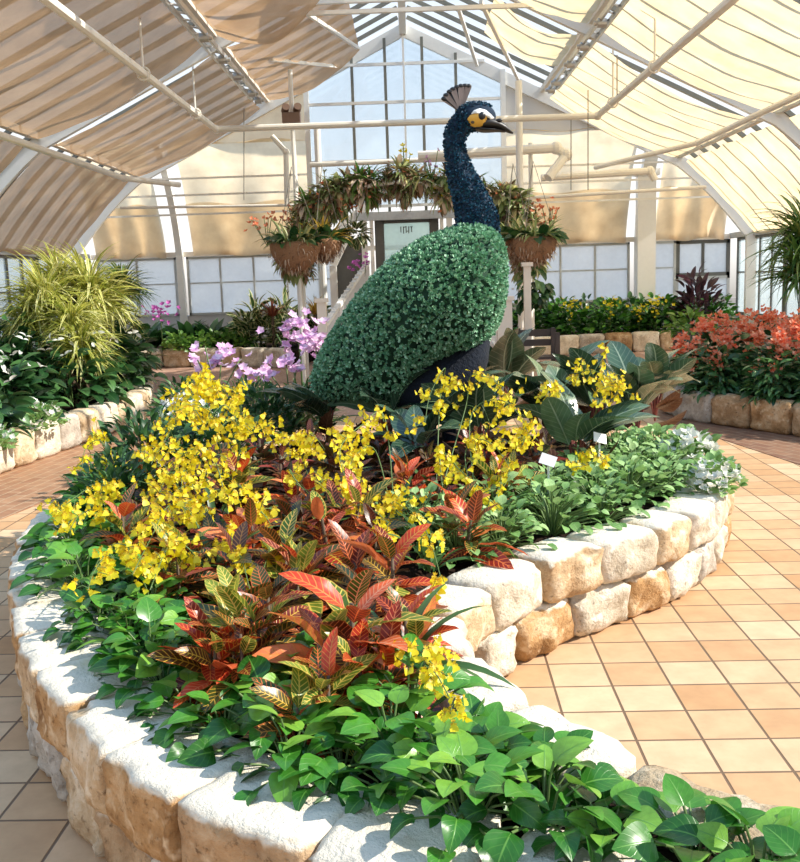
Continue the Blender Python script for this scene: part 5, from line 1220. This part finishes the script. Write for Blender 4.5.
def basket(label, px, py, Y, r, seed, trail=False, yel=False):
    p = aty(px, py, Y); t = thing('hanging_basket', label, 'basket', tuple(p), group='hanging baskets'); rng = mk(seed)
    b = MB(); prof = [(r * math.sin(a), -r * 1.1 * math.cos(a)) for a in np.linspace(0.02, PI / 2, 9)] + [(r * .93, 0.01), (r * .85, -.04), (0, -.05)]; b.lathe(prof, n=22); b.build('coir_bowl', M['basket'], t, True)
    fz = MB(); n = 420; a = rng.random(n) * 6.3; e = -rng.random(n) ** .7 * 1.5; u = np.stack([np.cos(a) * np.cos(e), np.sin(a) * np.cos(e), np.sin(e)], 1)
    fz.leaves(T_SPIKE, u * r * .96, rotm(a + rng.normal(0, .8, n), e + rng.normal(0, .7, n), 0), rng.uniform(.07, .15, n), wid=np.full(n, 2.5)); link('coir_fibre', fz.mesh('coir_fibre', M['dry_leaf'], True), t)
    f1 = tuft(rng, T_STRAP, 70, (.22, .42), -.05, 1.45, .3, r * .6); link('foliage', f1.mesh('foliage', M['brom_yel' if yel else 'airplant'], True), t)
    f2 = tuft(rng, T_OVAL, 44, (.15, .26), -.35, 1.2, .4, r * .75); link('foliage', f2.mesh('foliage', M['dark_leaf'], True), t)
    b = MB()
    for k in range(3): b.tube([(r * math.cos(k * 2.1), r * math.sin(k * 2.1), 0), (0, 0, 1.0)], .004, 4)
    b.build('hanger_wire', M['rope'], t)
    if trail:
        fo, sm = bush(rng, T_OVAL, 90, (.2, .18, .62), (.12, .2), -.4, .5); o = link('trailing_leaves', fo.mesh('trailing_leaves', M['dark_leaf'], True), t); o.location = (.02, .15, -.95)
basket('large coir basket with spiky plants on the left end of the arch', 295, 243, 13.3, .35, 801)
basket('smaller coir basket with yellow leaves behind the large left one', 325, 240, 13.6, .24, 802, yel=True)
basket('coir basket with grassy plants on the right end of the arch', 534, 238, 13.2, .31, 803, trail=True)
basket('dark coir basket half hidden behind the peacock neck', 514, 239, 13.5, .24, 804)
rng = mk(810); p = aty(357, 234, 13.8); u = rng.normal(0, 1, (150, 3)); u /= np.linalg.norm(u, axis=1)[:, None]; fo = MB(); fo.leaves(T_OVAL, u * .1, rotm(np.arctan2(u[:, 1], u[:, 0]), np.arcsin(u[:, 2]), 0), rng.uniform(.08, .16, 150))
put('hanging_plant_ball', 'small hanging ball of yellow-green leaves beside the porch beam', 'plant', p, meshes('b', [('foliage', fo, 'varieg'), ('hanger_wire', MB().tube([(0, 0, 0), (0, 0, .55)], .005, 4), 'rope')]))
# ------------------------------------------------------------------ camera, light, sky
cd = bpy.data.cameras.new('camera'); co = bpy.data.objects.new('camera', cd); COL.objects.link(co); SC.camera = co
cd.sensor_fit = 'HORIZONTAL'; cd.sensor_width = 36; cd.lens = 36 * FPX / 800; cd.clip_start = .05; cd.clip_end = 300
R = np.array([MC[0], MC[1], -MC[2]])        # camera axes (right, up, backward) in world rows
co.matrix_world = Matrix(((R[0][0], R[1][0], R[2][0], 0), (R[0][1], R[1][1], R[2][1], 0), (R[0][2], R[1][2], R[2][2], EYE), (0, 0, 0, 1)))
sun = bpy.data.lights.new('sun', 'SUN'); so = bpy.data.objects.new('sun', sun); COL.objects.link(so)
to_sun = Vector((.78, -.07, .66)).normalized(); so.rotation_euler = to_sun.to_track_quat('Z', 'Y').to_euler()
sun.energy = 6.0; sun.angle = math.radians(.6); sun.color = (1, .94, .83)
w = bpy.data.worlds.new('sky'); SC.world = w; w.use_nodes = True; nt = w.node_tree; nt.nodes.clear()
o = nt.nodes.new('ShaderNodeOutputWorld'); bg = nt.nodes.new('ShaderNodeBackground'); tc = nt.nodes.new('ShaderNodeTexCoord'); sp = nt.nodes.new('ShaderNodeSeparateXYZ'); rp = nt.nodes.new('ShaderNodeValToRGB')
nt.links.new(tc.outputs['Generated'], sp.inputs[0]); mm = nt.nodes.new('ShaderNodeMath'); mm.operation = 'MULTIPLY_ADD'; mm.inputs[1].default_value = .5; mm.inputs[2].default_value = .5; nt.links.new(sp.outputs[2], mm.inputs[0]); nt.links.new(mm.outputs[0], rp.inputs[0]); nt.links.new(rp.outputs[0], bg.inputs[0]); nt.links.new(bg.outputs[0], o.inputs[0])
while len(rp.color_ramp.elements) < 5: rp.color_ramp.elements.new(.5)
for e, (p, c) in zip(rp.color_ramp.elements, [(.0, (.22, .20, .17)), (.48, (.30, .28, .25)), (.51, (.96, .93, .88)), (.62, (.76, .84, .94)), (.95, (.28, .52, .86))]): e.position = p; e.color = (*c, 1)
bg.inputs[1].default_value = 1.05
SC.view_settings.view_transform = 'Standard'; SC.view_settings.look = 'None'; SC.view_settings.gamma = 1; SC.view_settings.exposure = 0.3; SC.view_settings.use_curve_mapping = False
SC.cycles.max_bounces = 7; SC.cycles.diffuse_bounces = 4; SC.cycles.transmission_bounces = 5; SC.cycles.transparent_max_bounces = 16; SC.cycles.caustics_reflective = False; SC.cycles.caustics_refractive = False
